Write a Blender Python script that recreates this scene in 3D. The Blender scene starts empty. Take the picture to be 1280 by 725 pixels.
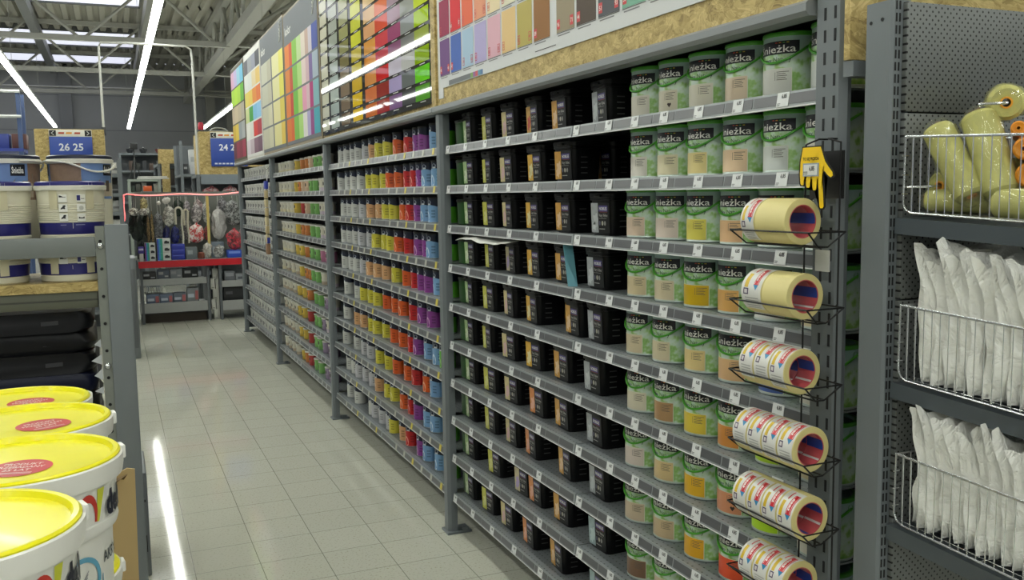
import bpy, bmesh, math, random
from math import sin, cos, pi, radians, sqrt, atan2
from mathutils import Vector, Matrix
random.seed(7)
SC = bpy.context.scene
COL = SC.collection

# ------------------------------------------------------------------ materials
def lin(c):
    c /= 255.0
    return c / 12.92 if c <= 0.04045 else ((c + 0.055) / 1.055) ** 2.4
def rgb(h, g=1.0):
    h = h.lstrip('#')
    return tuple(min(0.95, lin(int(h[i:i + 2], 16)) * g) for i in (0, 2, 4)) + (1.0,)
_M = {}
def M(h, rough=0.5, metal=0.0, g=1.0, var=0.06, scale=12.0, coat=0.0, spec=0.5, trans=0.0, alpha=1.0):
    """plain procedural material: base colour with a fine noise variation"""
    key = (h, rough, metal, g, var, scale, coat, spec, trans, alpha)
    if key in _M: return _M[key]
    m = bpy.data.materials.new('paint_' + h.lstrip('#')); m.use_nodes = True
    nt = m.node_tree; b = nt.nodes['Principled BSDF']
    c = rgb(h, g)
    tc = nt.nodes.new('ShaderNodeTexCoord'); n = nt.nodes.new('ShaderNodeTexNoise')
    n.inputs['Scale'].default_value = scale; n.inputs['Detail'].default_value = 3
    nt.links.new(tc.outputs['Object'], n.inputs['Vector'])
    mx = nt.nodes.new('ShaderNodeMix'); mx.data_type = 'RGBA'
    mx.inputs['A'].default_value = tuple(v * (1 - var) for v in c[:3]) + (1,)
    mx.inputs['B'].default_value = tuple(min(1, v * (1 + var)) for v in c[:3]) + (1,)
    nt.links.new(n.outputs['Fac'], mx.inputs['Factor']); nt.links.new(mx.outputs['Result'], b.inputs['Base Color'])
    b.inputs['Roughness'].default_value = rough; b.inputs['Metallic'].default_value = metal
    b.inputs['Specular IOR Level'].default_value = spec
    b.inputs['Coat Weight'].default_value = coat; b.inputs['Coat Roughness'].default_value = 0.08
    b.inputs['Transmission Weight'].default_value = trans; b.inputs['Alpha'].default_value = alpha
    _M[key] = m
    return m
def emit(name, col, s):
    m = bpy.data.materials.new(name); m.use_nodes = True
    b = m.node_tree.nodes['Principled BSDF']
    b.inputs['Base Color'].default_value = (0.8, 0.8, 0.8, 1)
    b.inputs['Emission Color'].default_value = col; b.inputs['Emission Strength'].default_value = s
    return m
def nodes_of(name):
    m = bpy.data.materials.new(name); m.use_nodes = True
    return m, m.node_tree, m.node_tree.nodes['Principled BSDF']

def mat_floor():
    m, nt, b = nodes_of('vinyl_floor_tiles')
    tc = nt.nodes.new('ShaderNodeTexCoord'); mp = nt.nodes.new('ShaderNodeMapping')
    mp.inputs['Location'].default_value = (-0.263 + 3.0, -5.33 + 30.0, 0)
    nt.links.new(tc.outputs['Object'], mp.inputs['Vector'])
    br = nt.nodes.new('ShaderNodeTexBrick'); br.offset = 0.0; br.squash = 1.0
    br.inputs['Scale'].default_value = 1.0; br.inputs['Brick Width'].default_value = 0.3; br.inputs['Row Height'].default_value = 0.3
    br.inputs['Mortar Size'].default_value = 0.0022; br.inputs['Mortar Smooth'].default_value = 0.35; br.inputs['Bias'].default_value = 0.0
    br.inputs['Color1'].default_value = rgb('c9c9bc'); br.inputs['Color2'].default_value = rgb('c5c5b8'); br.inputs['Mortar'].default_value = rgb('86867b')
    nt.links.new(mp.outputs['Vector'], br.inputs['Vector'])
    n = nt.nodes.new('ShaderNodeTexNoise'); n.inputs['Scale'].default_value = 90; n.inputs['Detail'].default_value = 4
    nt.links.new(tc.outputs['Object'], n.inputs['Vector'])
    r = nt.nodes.new('ShaderNodeValToRGB'); r.color_ramp.elements[0].position = 0.33; r.color_ramp.elements[1].position = 0.43
    r.color_ramp.elements[0].color = (0.74, 0.72, 0.66, 1); r.color_ramp.elements[1].color = (1, 1, 1, 1)
    nt.links.new(n.outputs['Fac'], r.inputs['Fac'])
    mx = nt.nodes.new('ShaderNodeMix'); mx.data_type = 'RGBA'; mx.blend_type = 'MULTIPLY'; mx.inputs['Factor'].default_value = 1
    nt.links.new(br.outputs['Color'], mx.inputs['A']); nt.links.new(r.outputs['Color'], mx.inputs['B'])
    n2 = nt.nodes.new('ShaderNodeTexNoise'); n2.inputs['Scale'].default_value = 1.1; n2.inputs['Detail'].default_value = 3
    nt.links.new(tc.outputs['Object'], n2.inputs['Vector'])
    mr = nt.nodes.new('ShaderNodeMapRange'); mr.inputs['To Min'].default_value = 0.035; mr.inputs['To Max'].default_value = 0.085
    nt.links.new(n2.outputs['Fac'], mr.inputs['Value']); ra = nt.nodes.new('ShaderNodeMath'); ra.operation = 'MULTIPLY_ADD'; ra.inputs[1].default_value = 0.06
    nt.links.new(br.outputs['Fac'], ra.inputs[0]); nt.links.new(mr.outputs['Result'], ra.inputs[2]); nt.links.new(ra.outputs[0], b.inputs['Roughness'])
    nt.links.new(mx.outputs['Result'], b.inputs['Base Color'])
    b.inputs['Specular IOR Level'].default_value = 0.55
    bp = nt.nodes.new('ShaderNodeBump'); bp.inputs['Strength'].default_value = 0.10; bp.inputs['Distance'].default_value = 0.003
    n3 = nt.nodes.new('ShaderNodeTexNoise'); n3.inputs['Scale'].default_value = 6; n3.inputs['Detail'].default_value = 2
    nt.links.new(tc.outputs['Object'], n3.inputs['Vector']); nt.links.new(n3.outputs['Fac'], bp.inputs['Height']); nt.links.new(bp.outputs['Normal'], b.inputs['Normal'])
    return m
def mat_osb():
    m, nt, b = nodes_of('oriented_strand_board')
    tc = nt.nodes.new('ShaderNodeTexCoord'); mp = nt.nodes.new('ShaderNodeMapping')
    mp.inputs['Scale'].default_value = (1, 1, 1.6); mp.inputs['Rotation'].default_value = (0.6, 0, 0)
    nt.links.new(tc.outputs['Object'], mp.inputs['Vector'])
    n = nt.nodes.new('ShaderNodeTexNoise'); n.inputs['Scale'].default_value = 9; n.inputs['Distortion'].default_value = 1.8; n.inputs['Detail'].default_value = 3
    v = nt.nodes.new('ShaderNodeTexVoronoi'); v.inputs['Scale'].default_value = 34; v.inputs['Randomness'].default_value = 1
    nt.links.new(n.outputs['Color'], v.inputs['Vector'])
    v2 = nt.nodes.new('ShaderNodeTexVoronoi'); v2.inputs['Scale'].default_value = 26
    nt.links.new(mp.outputs['Vector'], n.inputs['Vector']); nt.links.new(mp.outputs['Vector'], v2.inputs['Vector'])
    v.inputs['Scale'].default_value = 12
    sp = nt.nodes.new('ShaderNodeSeparateColor'); nt.links.new(v.outputs['Color'], sp.inputs['Color'])
    s2 = nt.nodes.new('ShaderNodeSeparateColor'); nt.links.new(v2.outputs['Color'], s2.inputs['Color'])
    ad = nt.nodes.new('ShaderNodeMath'); ad.operation = 'MULTIPLY_ADD'; ad.inputs[1].default_value = 0.5
    nt.links.new(sp.outputs['Red'], ad.inputs[0])
    ml = nt.nodes.new('ShaderNodeMath'); ml.operation = 'MULTIPLY'; ml.inputs[1].default_value = 0.5
    nt.links.new(s2.outputs['Red'], ml.inputs[0]); nt.links.new(ml.outputs[0], ad.inputs[2])
    r = nt.nodes.new('ShaderNodeValToRGB'); e = r.color_ramp.elements
    e[0].position = 0.0; e[0].color = rgb('7e6a3c'); e[1].position = 1.0; e[1].color = rgb('d2bc82')
    k = e.new(0.3); k.color = rgb('a48e56'); k = e.new(0.65); k.color = rgb('b8a268')
    nt.links.new(ad.outputs[0], r.inputs['Fac']); nt.links.new(r.outputs['Color'], b.inputs['Base Color'])
    b.inputs['Roughness'].default_value = 0.6
    return m
def mat_galv():
    m, nt, b = nodes_of('galvanised_steel')
    tc = nt.nodes.new('ShaderNodeTexCoord'); v = nt.nodes.new('ShaderNodeTexVoronoi'); v.inputs['Scale'].default_value = 60
    nt.links.new(tc.outputs['Object'], v.inputs['Vector'])
    sp = nt.nodes.new('ShaderNodeSeparateColor'); nt.links.new(v.outputs['Color'], sp.inputs['Color'])
    r = nt.nodes.new('ShaderNodeValToRGB'); r.color_ramp.elements[0].color = rgb('9b9fa3'); r.color_ramp.elements[1].color = rgb('b9bcbf')
    nt.links.new(sp.outputs['Red'], r.inputs['Fac']); nt.links.new(r.outputs['Color'], b.inputs['Base Color'])
    b.inputs['Metallic'].default_value = 0.55; b.inputs['Roughness'].default_value = 0.42
    return m
def mat_dots(name, base, dot, pitch, rad, axes, stagger=True, metal=0.1, rough=0.45, vert=False):
    """metal sheet with a punched dot pattern in object space (axes = two object axes)"""
    m, nt, b = nodes_of(name)
    tc = nt.nodes.new('ShaderNodeTexCoord'); s = nt.nodes.new('ShaderNodeSeparateXYZ'); nt.links.new(tc.outputs['Object'], s.inputs[0])
    def fr(off):
        o = []
        for a in axes:
            d = nt.nodes.new('ShaderNodeMath'); d.operation = 'MULTIPLY_ADD'; d.inputs[1].default_value = 1 / pitch; d.inputs[2].default_value = off + 40
            nt.links.new(s.outputs[a], d.inputs[0])
            f = nt.nodes.new('ShaderNodeMath'); f.operation = 'FRACT'; nt.links.new(d.outputs[0], f.inputs[0])
            g = nt.nodes.new('ShaderNodeMath'); g.operation = 'SUBTRACT'; g.inputs[1].default_value = 0.5; nt.links.new(f.outputs[0], g.inputs[0])
            q = nt.nodes.new('ShaderNodeMath'); q.operation = 'MULTIPLY'; nt.links.new(g.outputs[0], q.inputs[0]); nt.links.new(g.outputs[0], q.inputs[1])
            o.append(q)
        a = nt.nodes.new('ShaderNodeMath'); a.operation = 'ADD'; nt.links.new(o[0].outputs[0], a.inputs[0]); nt.links.new(o[1].outputs[0], a.inputs[1])
        l = nt.nodes.new('ShaderNodeMath'); l.operation = 'LESS_THAN'; l.inputs[1].default_value = (rad / pitch) ** 2
        nt.links.new(a.outputs[0], l.inputs[0]); return l
    f = fr(0.0)
    if stagger:
        f2 = fr(0.5); mxm = nt.nodes.new('ShaderNodeMath'); mxm.operation = 'MAXIMUM'
        nt.links.new(f.outputs[0], mxm.inputs[0]); nt.links.new(f2.outputs[0], mxm.inputs[1]); f = mxm
    mx = nt.nodes.new('ShaderNodeMix'); mx.data_type = 'RGBA'; mx.inputs['A'].default_value = rgb(base); mx.inputs['B'].default_value = rgb(dot)
    nt.links.new(f.outputs[0], mx.inputs['Factor']); nt.links.new(mx.outputs['Result'], b.inputs['Base Color'])
    b.inputs['Metallic'].default_value = metal; b.inputs['Roughness'].default_value = rough
    return m
def mat_can_label():
    """printed can label: pale mint at the front, leafy green print round the right hand side (print belongs to the can)"""
    m, nt, b = nodes_of('leafy_can_label')
    tc = nt.nodes.new('ShaderNodeTexCoord'); s = nt.nodes.new('ShaderNodeSeparateXYZ'); nt.links.new(tc.outputs['Object'], s.inputs[0])
    n = nt.nodes.new('ShaderNodeTexNoise'); n.inputs['Scale'].default_value = 38; n.inputs['Detail'].default_value = 2.5
    nt.links.new(tc.outputs['Object'], n.inputs['Vector'])
    mz = nt.nodes.new('ShaderNodeMapRange'); mz.inputs['From Min'].default_value = 0.155; mz.inputs['From Max'].default_value = 0.03
    mz.inputs['To Min'].default_value = -0.16; mz.inputs['To Max'].default_value = 0.04
    nt.links.new(s.outputs['Z'], mz.inputs['Value'])
    ad = nt.nodes.new('ShaderNodeMath'); ad.operation = 'ADD'; nt.links.new(n.outputs['Fac'], ad.inputs[0]); nt.links.new(mz.outputs['Result'], ad.inputs[1])
    r = nt.nodes.new('ShaderNodeValToRGB'); e = r.color_ramp.elements
    e[0].position = 0.40; e[0].color = rgb('bfd0c2'); e[1].position = 0.70; e[1].color = rgb('6fa246')
    k = e.new(0.49); k.color = rgb('b2cba6'); k = e.new(0.56); k.color = rgb('93ba6c')
    nt.links.new(ad.outputs[0], r.inputs['Fac'])
    # calmer, bluer print towards the top of the label
    mt = nt.nodes.new('ShaderNodeMapRange'); mt.inputs['From Min'].default_value = 0.09; mt.inputs['From Max'].default_value = 0.15
    nt.links.new(s.outputs['Z'], mt.inputs['Value'])
    mx = nt.nodes.new('ShaderNodeMix'); mx.data_type = 'RGBA'; mx.inputs['B'].default_value = rgb('8fb0b4')
    fm = nt.nodes.new('ShaderNodeMath'); fm.operation = 'MULTIPLY'; fm.inputs[1].default_value = 0.75; nt.links.new(mt.outputs['Result'], fm.inputs[0])
    nt.links.new(fm.outputs[0], mx.inputs['Factor']); nt.links.new(r.outputs['Color'], mx.inputs['A'])
    nt.links.new(mx.outputs['Result'], b.inputs['Base Color']); b.inputs['Roughness'].default_value = 0.32
    return m

OSB = mat_osb(); GALV = mat_galv(); FLOOR = mat_floor(); CANLAB = mat_can_label()
GREY = M('6e7478', 0.42, 0.12); LGREY = M('808487', 0.42, 0.12); DGREY = M('5d6165', 0.5, 0.1)
SHELF = mat_dots('perforated_shelf_deck', '878c8f', '3c3f42', 0.025, 0.0032, ('X', 'Y'), False, 0.25, 0.42)
LIP = M('959a9c', 0.4, 0.2); STRIP = M('58595c', 0.3, 0.0, var=0.03); TAGW = M('d8dadb', 0.4); INK = M('26262b', 0.6); WHITE = M('d9d8d2', 0.4)
BLACK = M('0c0c0e', 0.4, 0.0, spec=0.25, var=0.1); BLK2 = M('121214', 0.4, spec=0.35); BACKP = M('1e2021', 0.6)
CHROME = M('c9ccce', 0.22, 0.9); WIRE = M('232324', 0.4, 0.5)
PEG = mat_dots('punched_pegboard', '686b6a', '121314', 0.0172, 0.0024, ('X', 'Z'), True, 0.2, 0.4)

# ------------------------------------------------------------------ mesh builder
class MB:
    def __init__(s): s.v = []; s.f = []; s.m = []; s.mats = []
    def mi(s, m):
        if m not in s.mats: s.mats.append(m)
        return s.mats.index(m)
    def add(s, vs, fs, m, T=None):
        o = len(s.v); i = s.mi(m)
        s.v += [tuple(T @ Vector(p)) if T is not None else tuple(p) for p in vs]
        s.f += [tuple(o + k for k in f) for f in fs]; s.m += [i] * len(fs); return s
    def box(s, x0, x1, y0, y1, z0, z1, m, T=None, bev=0.0):
        if bev > 0:
            bm = bmesh.new(); bmesh.ops.create_cube(bm, size=1)
            for v in bm.verts: v.co = ((x0 + x1) / 2 + v.co.x * (x1 - x0), (y0 + y1) / 2 + v.co.y * (y1 - y0), (z0 + z1) / 2 + v.co.z * (z1 - z0))
            bmesh.ops.bevel(bm, geom=bm.edges[:], offset=bev, segments=2, affect='EDGES', profile=0.5)
            bm.verts.index_update()
            s.add([v.co[:] for v in bm.verts], [[v.index for v in f.verts] for f in bm.faces], m, T); bm.free(); return s
        V = [(x, y, z) for z in (z0, z1) for y in (y0, y1) for x in (x0, x1)]
        return s.add(V, [(0, 2, 3, 1), (4, 5, 7, 6), (0, 1, 5, 4), (2, 6, 7, 3), (0, 4, 6, 2), (1, 3, 7, 5)], m, T)
    def quad(s, a, b, c, d, m, T=None): return s.add([a, b, c, d], [(0, 1, 2, 3)], m, T)
    def lathe(s, prof, m, n=24, T=None, mats=None, a0=0.0, a1=2 * pi):
        """prof: list of (r, z); mats: one material per segment (optional)"""
        full = abs(a1 - a0 - 2 * pi) < 1e-6; k = n if full else n + 1
        V = []; 
        for r, z in prof:
            for j in range(k):
                a = a0 + (a1 - a0) * j / n; V.append((r * cos(a), r * sin(a), z))
        for i in range(len(prof) - 1):
            mm = mats[i] if mats else m; F = []
            if mm is None: continue
            for j in range(n):
                j2 = (j + 1) % k
                F.append((i * k + j, i * k + j2, (i + 1) * k + j2, (i + 1) * k + j))
            o = len(s.v); used = sorted({q for f in F for q in f}); mp = {q: w for w, q in enumerate(used)}
            s.add([V[q] for q in used], [[mp[q] for q in f] for f in F], mm, T)
        return s
    def tube(s, pts, r, m, n=6, T=None, closed=False):
        P = [Vector(p) for p in pts]; V = []; N = len(P); up = None
        for i, p in enumerate(P):
            a = P[(i - 1) % N] if (closed or i > 0) else p; b = P[(i + 1) % N] if (closed or i < N - 1) else p
            t = (b - a).normalized()
            if up is None: up = Vector((0, 0, 1)) if abs(t.z) < 0.9 else Vector((1, 0, 0))
            x = t.cross(up)
            if x.length < 1e-5: x = t.cross(Vector((0.3, 0.8, 0.5)))
            x.normalize(); y = x.cross(t).normalized(); up = y
            V += [tuple(p + r * (cos(2 * pi * j / n) * x + sin(2 * pi * j / n) * y)) for j in range(n)]
        F = []
        for i in range(N if closed else N - 1):
            i2 = (i + 1) % N
            for j in range(n): F.append((i * n + j, i * n + (j + 1) % n, i2 * n + (j + 1) % n, i2 * n + j))
        if not closed: F += [tuple(range(n))[::-1], tuple(range((N - 1) * n, N * n))]
        return s.add(V, F, m, T)
    def loft(s, loops, m, cap0=True, cap1=True, T=None, mats=None):
        n = len(loops[0]); V = [p for l in loops for p in l]
        for i in range(len(loops) - 1):
            mm = mats[i] if mats else m
            o = [(j, (j + 1) % n, n + (j + 1) % n, n + j) for j in range(n)]
            s.add(loops[i] + loops[i + 1], o, mm, T)
        if cap0: s.add(loops[0], [tuple(range(n))[::-1]], mats[0] if mats else m, T)
        if cap1: s.add(loops[-1], [tuple(range(n))], mats[-1] if mats else m, T)
        return s
    def mesh(s, name, smooth=35):
        me = bpy.data.meshes.new(name); bm = bmesh.new()
        vs = [bm.verts.new(p) for p in s.v]
        for f, i in zip(s.f, s.m):
            try:
                q = bm.faces.new([vs[k] for k in f]); q.material_index = i; q.smooth = smooth > 0
            except ValueError: pass
        bmesh.ops.remove_doubles(bm, verts=bm.verts, dist=1e-5)
        bm.to_mesh(me); bm.free()
        for m in s.mats: me.materials.append(m)
        if smooth > 0: me.set_sharp_from_angle(angle=radians(smooth))
        return me
_T = {}
def text_geo(t, bold=0.0):
    if (t, bold) in _T: return _T[(t, bold)]
    base = t.replace('Ś', 'S').replace('ż', 'z')
    if base != t:     # accents drawn onto the plain letters
        V, F, W = text_geo(base, bold); V = list(V); F = list(F)
        for i, c in enumerate(t):
            if c not in 'Śż': continue
            x1 = text_geo(base[:i + 1], bold)[2]; x0 = x1 - text_geo(base[i], bold)[2]; xc = (x0 + x1) / 2; o = len(V)
            if c == 'ż': V += [(xc - 0.06, 0.56), (xc + 0.06, 0.56), (xc + 0.06, 0.68), (xc - 0.06, 0.68)]
            else: V += [(xc - 0.06, 0.74), (xc + 0.03, 0.74), (xc + 0.13, 0.86), (xc + 0.01, 0.86)]
            F.append((o, o + 1, o + 2, o + 3))
        _T[(t, bold)] = (V, F, W); return _T[(t, bold)]
    cu = bpy.data.curves.new('txt', 'FONT'); cu.body = t; cu.size = 1; cu.resolution_u = 2; cu.offset = bold
    ob = bpy.data.objects.new('txt', cu); COL.objects.link(ob); bpy.context.view_layer.update()
    me = bpy.data.meshes.new_from_object(ob.evaluated_get(bpy.context.evaluated_depsgraph_get()))
    V = [(v.co.x, v.co.y) for v in me.vertices]; F = [tuple(p.vertices) for p in me.polygons]
    x0 = min(v[0] for v in V); x1 = max(v[0] for v in V)
    V = [(x - x0, y) for x, y in V]
    bpy.data.objects.remove(ob); bpy.data.curves.remove(cu); bpy.data.meshes.remove(me)
    _T[(t, bold)] = (V, F, x1 - x0); return _T[(t, bold)]
def add_text(mb, t, w, h, fn, m, bold=0.02, cap=0.73):
    """fit the word into a w x h box; fn maps (u, v) -> 3D point"""
    V, F, W = text_geo(t, bold)
    mb.add([fn(x * w / W, y * h / cap) for x, y in V], F, m)

# ------------------------------------------------------------------ object helpers
def obj(name, mesh, parent=None, loc=(0, 0, 0), rz=0.0):
    o = bpy.data.objects.new(name, mesh.mesh(name) if isinstance(mesh, MB) else mesh); COL.objects.link(o)
    o.location = loc; o.rotation_euler = (0, 0, rz)
    if parent is not None: o.parent = parent
    return o
def tag(o, label=None, cat=None, group=None, kind=None):
    if label: o['label'] = label
    if cat: o['category'] = cat
    if group: o['group'] = group
    if kind: o['kind'] = kind
    return o
def thing(name, label, cat, loc=(0, 0, 0), rz=0.0, group=None):
    o = bpy.data.objects.new(name, None); COL.objects.link(o); o.empty_display_size = 0.1
    o.location = loc; o.rotation_euler = (0, 0, rz); return tag(o, label, cat, group)
def struct(name, mb, cat=None):
    o = obj(name, mb); o['kind'] = 'structure'
    return o
def kit(name, parts, label, cat, loc, rz=0.0, group=None):
    """a thing from shared part meshes: parts = [(part_name, mesh, [(subname, mesh)])]"""
    t = thing(name, label, cat, loc, rz, group)
    for p in parts:
        c = obj(p[0], p[1], t)
        for q in (p[2] if len(p) > 2 else []): obj(q[0], q[1], c)
    return t
ORD = ['first', 'second', 'third', 'fourth', 'fifth', 'sixth', 'seventh', 'eighth', 'ninth', 'tenth', 'eleventh', 'twelfth', 'thirteenth', 'fourteenth', 'fifteenth', 'sixteenth']
def LV(i): return ('top shelf', 'second shelf', 'third shelf', 'fourth shelf', 'fifth shelf', 'sixth shelf', 'seventh shelf', 'eighth shelf', 'ninth shelf', 'bottom shelf')[i]
def rrect(w, d, r, z, n=5):
    L = []
    for cx, cy, a in ((w / 2 - r, d / 2 - r, 0), (-w / 2 + r, d / 2 - r, pi / 2), (-w / 2 + r, -d / 2 + r, pi), (w / 2 - r, -d / 2 + r, 1.5 * pi)):
        for k in range(n + 1):
            t = a + pi / 2 * k / n; L.append((cx + r * cos(t), cy + r * sin(t), z))
    return L
def greener(h, k=1.07):
    v = [int(h[i:i + 2], 16) for i in (0, 2, 4)]
    k = k if max(v) - min(v) > 105 else 1.0
    return '%02x%02x%02x' % (int(v[0] * 0.97), min(255, int(v[1] * k * 0.97)), int(v[2] * 0.98))
def mottle(h, h2, scale=34, thr=0.5):
    key = ('mottle', h, h2, scale)
    if key in _M: return _M[key]
    m, nt, b = nodes_of('mottled_' + h)
    tc = nt.nodes.new('ShaderNodeTexCoord'); n = nt.nodes.new('ShaderNodeTexNoise'); n.inputs['Scale'].default_value = scale; n.inputs['Detail'].default_value = 4; n.inputs['Distortion'].default_value = 1.2
    nt.links.new(tc.outputs['Object'], n.inputs['Vector'])
    r = nt.nodes.new('ShaderNodeValToRGB'); e = r.color_ramp.elements
    e[0].position = thr - 0.05; e[0].color = rgb(h); e[1].position = thr + 0.05; e[1].color = rgb(h2)
    nt.links.new(n.outputs['Fac'], r.inputs['Fac']); nt.links.new(r.outputs['Color'], b.inputs['Base Color'])
    b.inputs['Roughness'].default_value = 0.3; b.inputs['Coat Weight'].default_value = 0.4
    bp = nt.nodes.new('ShaderNodeBump'); bp.inputs['Strength'].default_value = 0.6; bp.inputs['Distance'].default_value = 0.01
    nt.links.new(n.outputs['Fac'], bp.inputs['Height']); nt.links.new(bp.outputs['Normal'], b.inputs['Normal'])
    _M[key] = m; return m
LAMP_S, WORLD_S, EXPO = 30.0, 0.45, -0.38

# ------------------------------------------------------------------ room shell
XL, XR, YN, YF, ZR = -13.0, 13.0, -13.0, 46.0, 7.6
mb = MB(); mb.box(XL, XR, YN, YF, -0.1, 0.0, FLOOR); struct('floor', mb)
WALLM = M('a9abac', 0.55, 0.1, var=0.04, scale=2.0)
mb = MB(); mb.box(XL, XR, YF, YF + 0.2, 0, ZR + 0.3, WALLM)
for z in (1.6, 3.2, 4.85, 6.4): mb.box(XL, XR, YF - 0.015, YF, z, z + 0.04, M('8f9193', 0.6))
for x in (-6.4, -1.9, 7.6): mb.box(x, x + 0.5, YF - 0.35, YF, 0, ZR, M('8f9193', 0.6))
struct('wall_back', mb)
mb = MB(); mb.box(XL - 0.2, XL, YN, YF, 0, ZR + 0.3, WALLM); struct('wall_left', mb)
mb = MB(); mb.box(XR, XR + 0.2, YN, YF, 0, ZR + 0.3, WALLM); struct('wall_right', mb)
_tr = [0]
def trim():
    _tr[0] += 1; return 'trim_%d' % _tr[0]
# corrugated roof deck with rooflight openings
DECK = M('a6a497', 0.55, 0.05, var=0.04, scale=3)
SKY = [(14.0, 17.2), (21.0, 24.2), (28.0, 30.9), (35.8, 39.2), (41.6, 44.0)]
mb = MB()
def deck(x0, x1, y0, y1):
    p = 0.36; n = int((x1 - x0) / p); prof = []
    for i in range(n + 1):
        x = x0 + i * p
        for dx, z in ((0, 0), (0.15, 0), (0.20, 0.13), (0.31, 0.13)):
            if x + dx <= x1: prof.append((x + dx, ZR + z))
    V = [(x, y0, z) for x, z in prof] + [(x, y1, z) for x, z in prof]; k = len(prof)
    mb.add(V, [(i, i + 1, k + i + 1, k + i) for i in range(k - 1)], DECK)
ys = [YN] + [v for s in SKY for v in s] + [YF]
for i in range(0, len(ys), 2): deck(XL, XR, ys[i], ys[i + 1])
for a, b in SKY: deck(1.1, XR, a, b)
mb.box(XL, XR, YN, YF, ZR + 0.35, ZR + 0.4, DECK)
struct('ceiling', mb)
SKYM = emit('rooflight_daylight', (0.82, 0.85, 1.0, 1), 1.15)
for i, (a, b) in enumerate(SKY):
    mb = MB(); mb.box(XL, 1.1, a, b, ZR + 0.0, ZR + 0.04, SKYM); struct('window_%d' % (i + 1), mb)
    mb = MB()
    for y in (a, b): mb.box(XL, 1.1, y - 0.05, y + 0.05, ZR - 0.05, ZR + 0.32, M('5a5c5c', 0.6))
    mb.box(1.06, 1.14, a, b, ZR - 0.02, ZR + 0.3, M('8d8d86', 0.6))
    struct(trim(), mb)
# trusses
TR = M('a6a69e', 0.5, 0.0)
for i, y in enumerate((13.0, 20.1, 27.2, 33.8, 40.5)):
    mb = MB(); z0, z1 = 6.0, 7.5
    mb.box(-11.0, 3.25, y - 0.09, y + 0.09, z0 - 0.07, z0 + 0.07, TR); mb.box(XL, XR, y - 0.07, y + 0.07, z1 - 0.07, z1 + 0.07, TR)
    x = -0.5 - 3.45 * 3
    for k in range(8):
        if x <= 3.0:
            for s in (-1, 1): mb.tube([(x + s * 0.05, y, z0), (x + s * 1.72, y, z1)], 0.045, TR, 6)
        x += 3.45
    mb.tube([(3.1, y, z0), (5.4, y, z1)], 0.06, TR); mb.tube([(3.1, y, z0), (8.0, y, z0 - 0.2)], 0.04, TR)
    struct(trim(), mb)
mb = MB()
mb.box(3.15, 3.45, 4, 44, 5.95, 6.2, TR); mb.box(3.2, 3.4, 4, 44, 7.3, 7.5, TR)
for k in range(16): mb.tube([(3.3, 5 + k * 2.5, 6.1), (3.3, 6.25 + k * 2.5, 7.35)], 0.05, TR); mb.tube([(3.3, 6.25 + k * 2.5, 7.35), (3.3, 7.5 + k * 2.5, 6.1)], 0.05, TR)
struct(trim(), mb)
mb = MB(); mb.box(-2.1, -1.85, 18, 44, 7.1, 7.45, M('7b7d7b', 0.5)); mb.box(1.15, 1.5, 8, 44, 7.0, 7.4, M('8b8b84', 0.5)); struct(trim(), mb)
mb = MB()
for z in (6.35, 6.5): mb.tube([(-10, 43.6, z), (9, 43.6, z)], 0.045, TR)
struct(trim(), mb)
for i, (x, y) in enumerate(((5.2, 44.2), (4.4, 45.2), (9.5, 30))):
    mb = MB(); mb.box(x - 0.2, x + 0.2, y - 0.2, y + 0.2, 0, ZR, TR); struct(trim(), mb)

# linear lamps over the aisles
LAMP = emit('led_diffuser', (0.965, 1.0, 0.91, 1), LAMP_S)
def lamp(x, y0, y1, label):
    t = thing('linear_light', label, 'light', (x, 0, 4.2), 0, 'linear lights under the roof')
    mb = MB(); mb.box(-0.04, 0.04, y0, y1, 0.003, 0.075, M('cfcfcb', 0.4)); obj('housing', mb, t)  # narrower than the diffuser so its top edges add uplight on the roof
    mb = MB(); k = y0 + 0.02
    while k < y1 - 0.1:
        e = min(k + 1.46, y1 - 0.02); mb.box(-0.05, 0.05, k, e, -0.032, 0.002, LAMP); k += 1.5
    obj('diffuser', mb, t)
    k = y0 + 2.2
    while k < y1: obj('suspension_wire', MB().tube([(0, k, 0.07), (0, k, ZR - 4.24)], 0.004, M('9a9b96', 0.5), 5), t); k += 7.2
lamp(0.66, -11.0, 34.7, 'long bright linear light running straight above the aisle')
lamp(-1.6, -11.0, 34.4, 'long linear light over the left side, ending above the 26 25 sign')
lamp(3.07, -11.0, 35.0, 'linear light seen just left of the far colour boards, above the 24 sign')
lamp(-3.85, -11.0, 34.4, 'added unseen linear light over the next aisle on the left, for even lighting')  # unseen lamp row added to balance the lighting
lamp(5.4, -11.0, 34.4, 'added unseen linear light beyond the paint shelves on the right, for even lighting')  # added too, out of view, for symmetrical light

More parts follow.
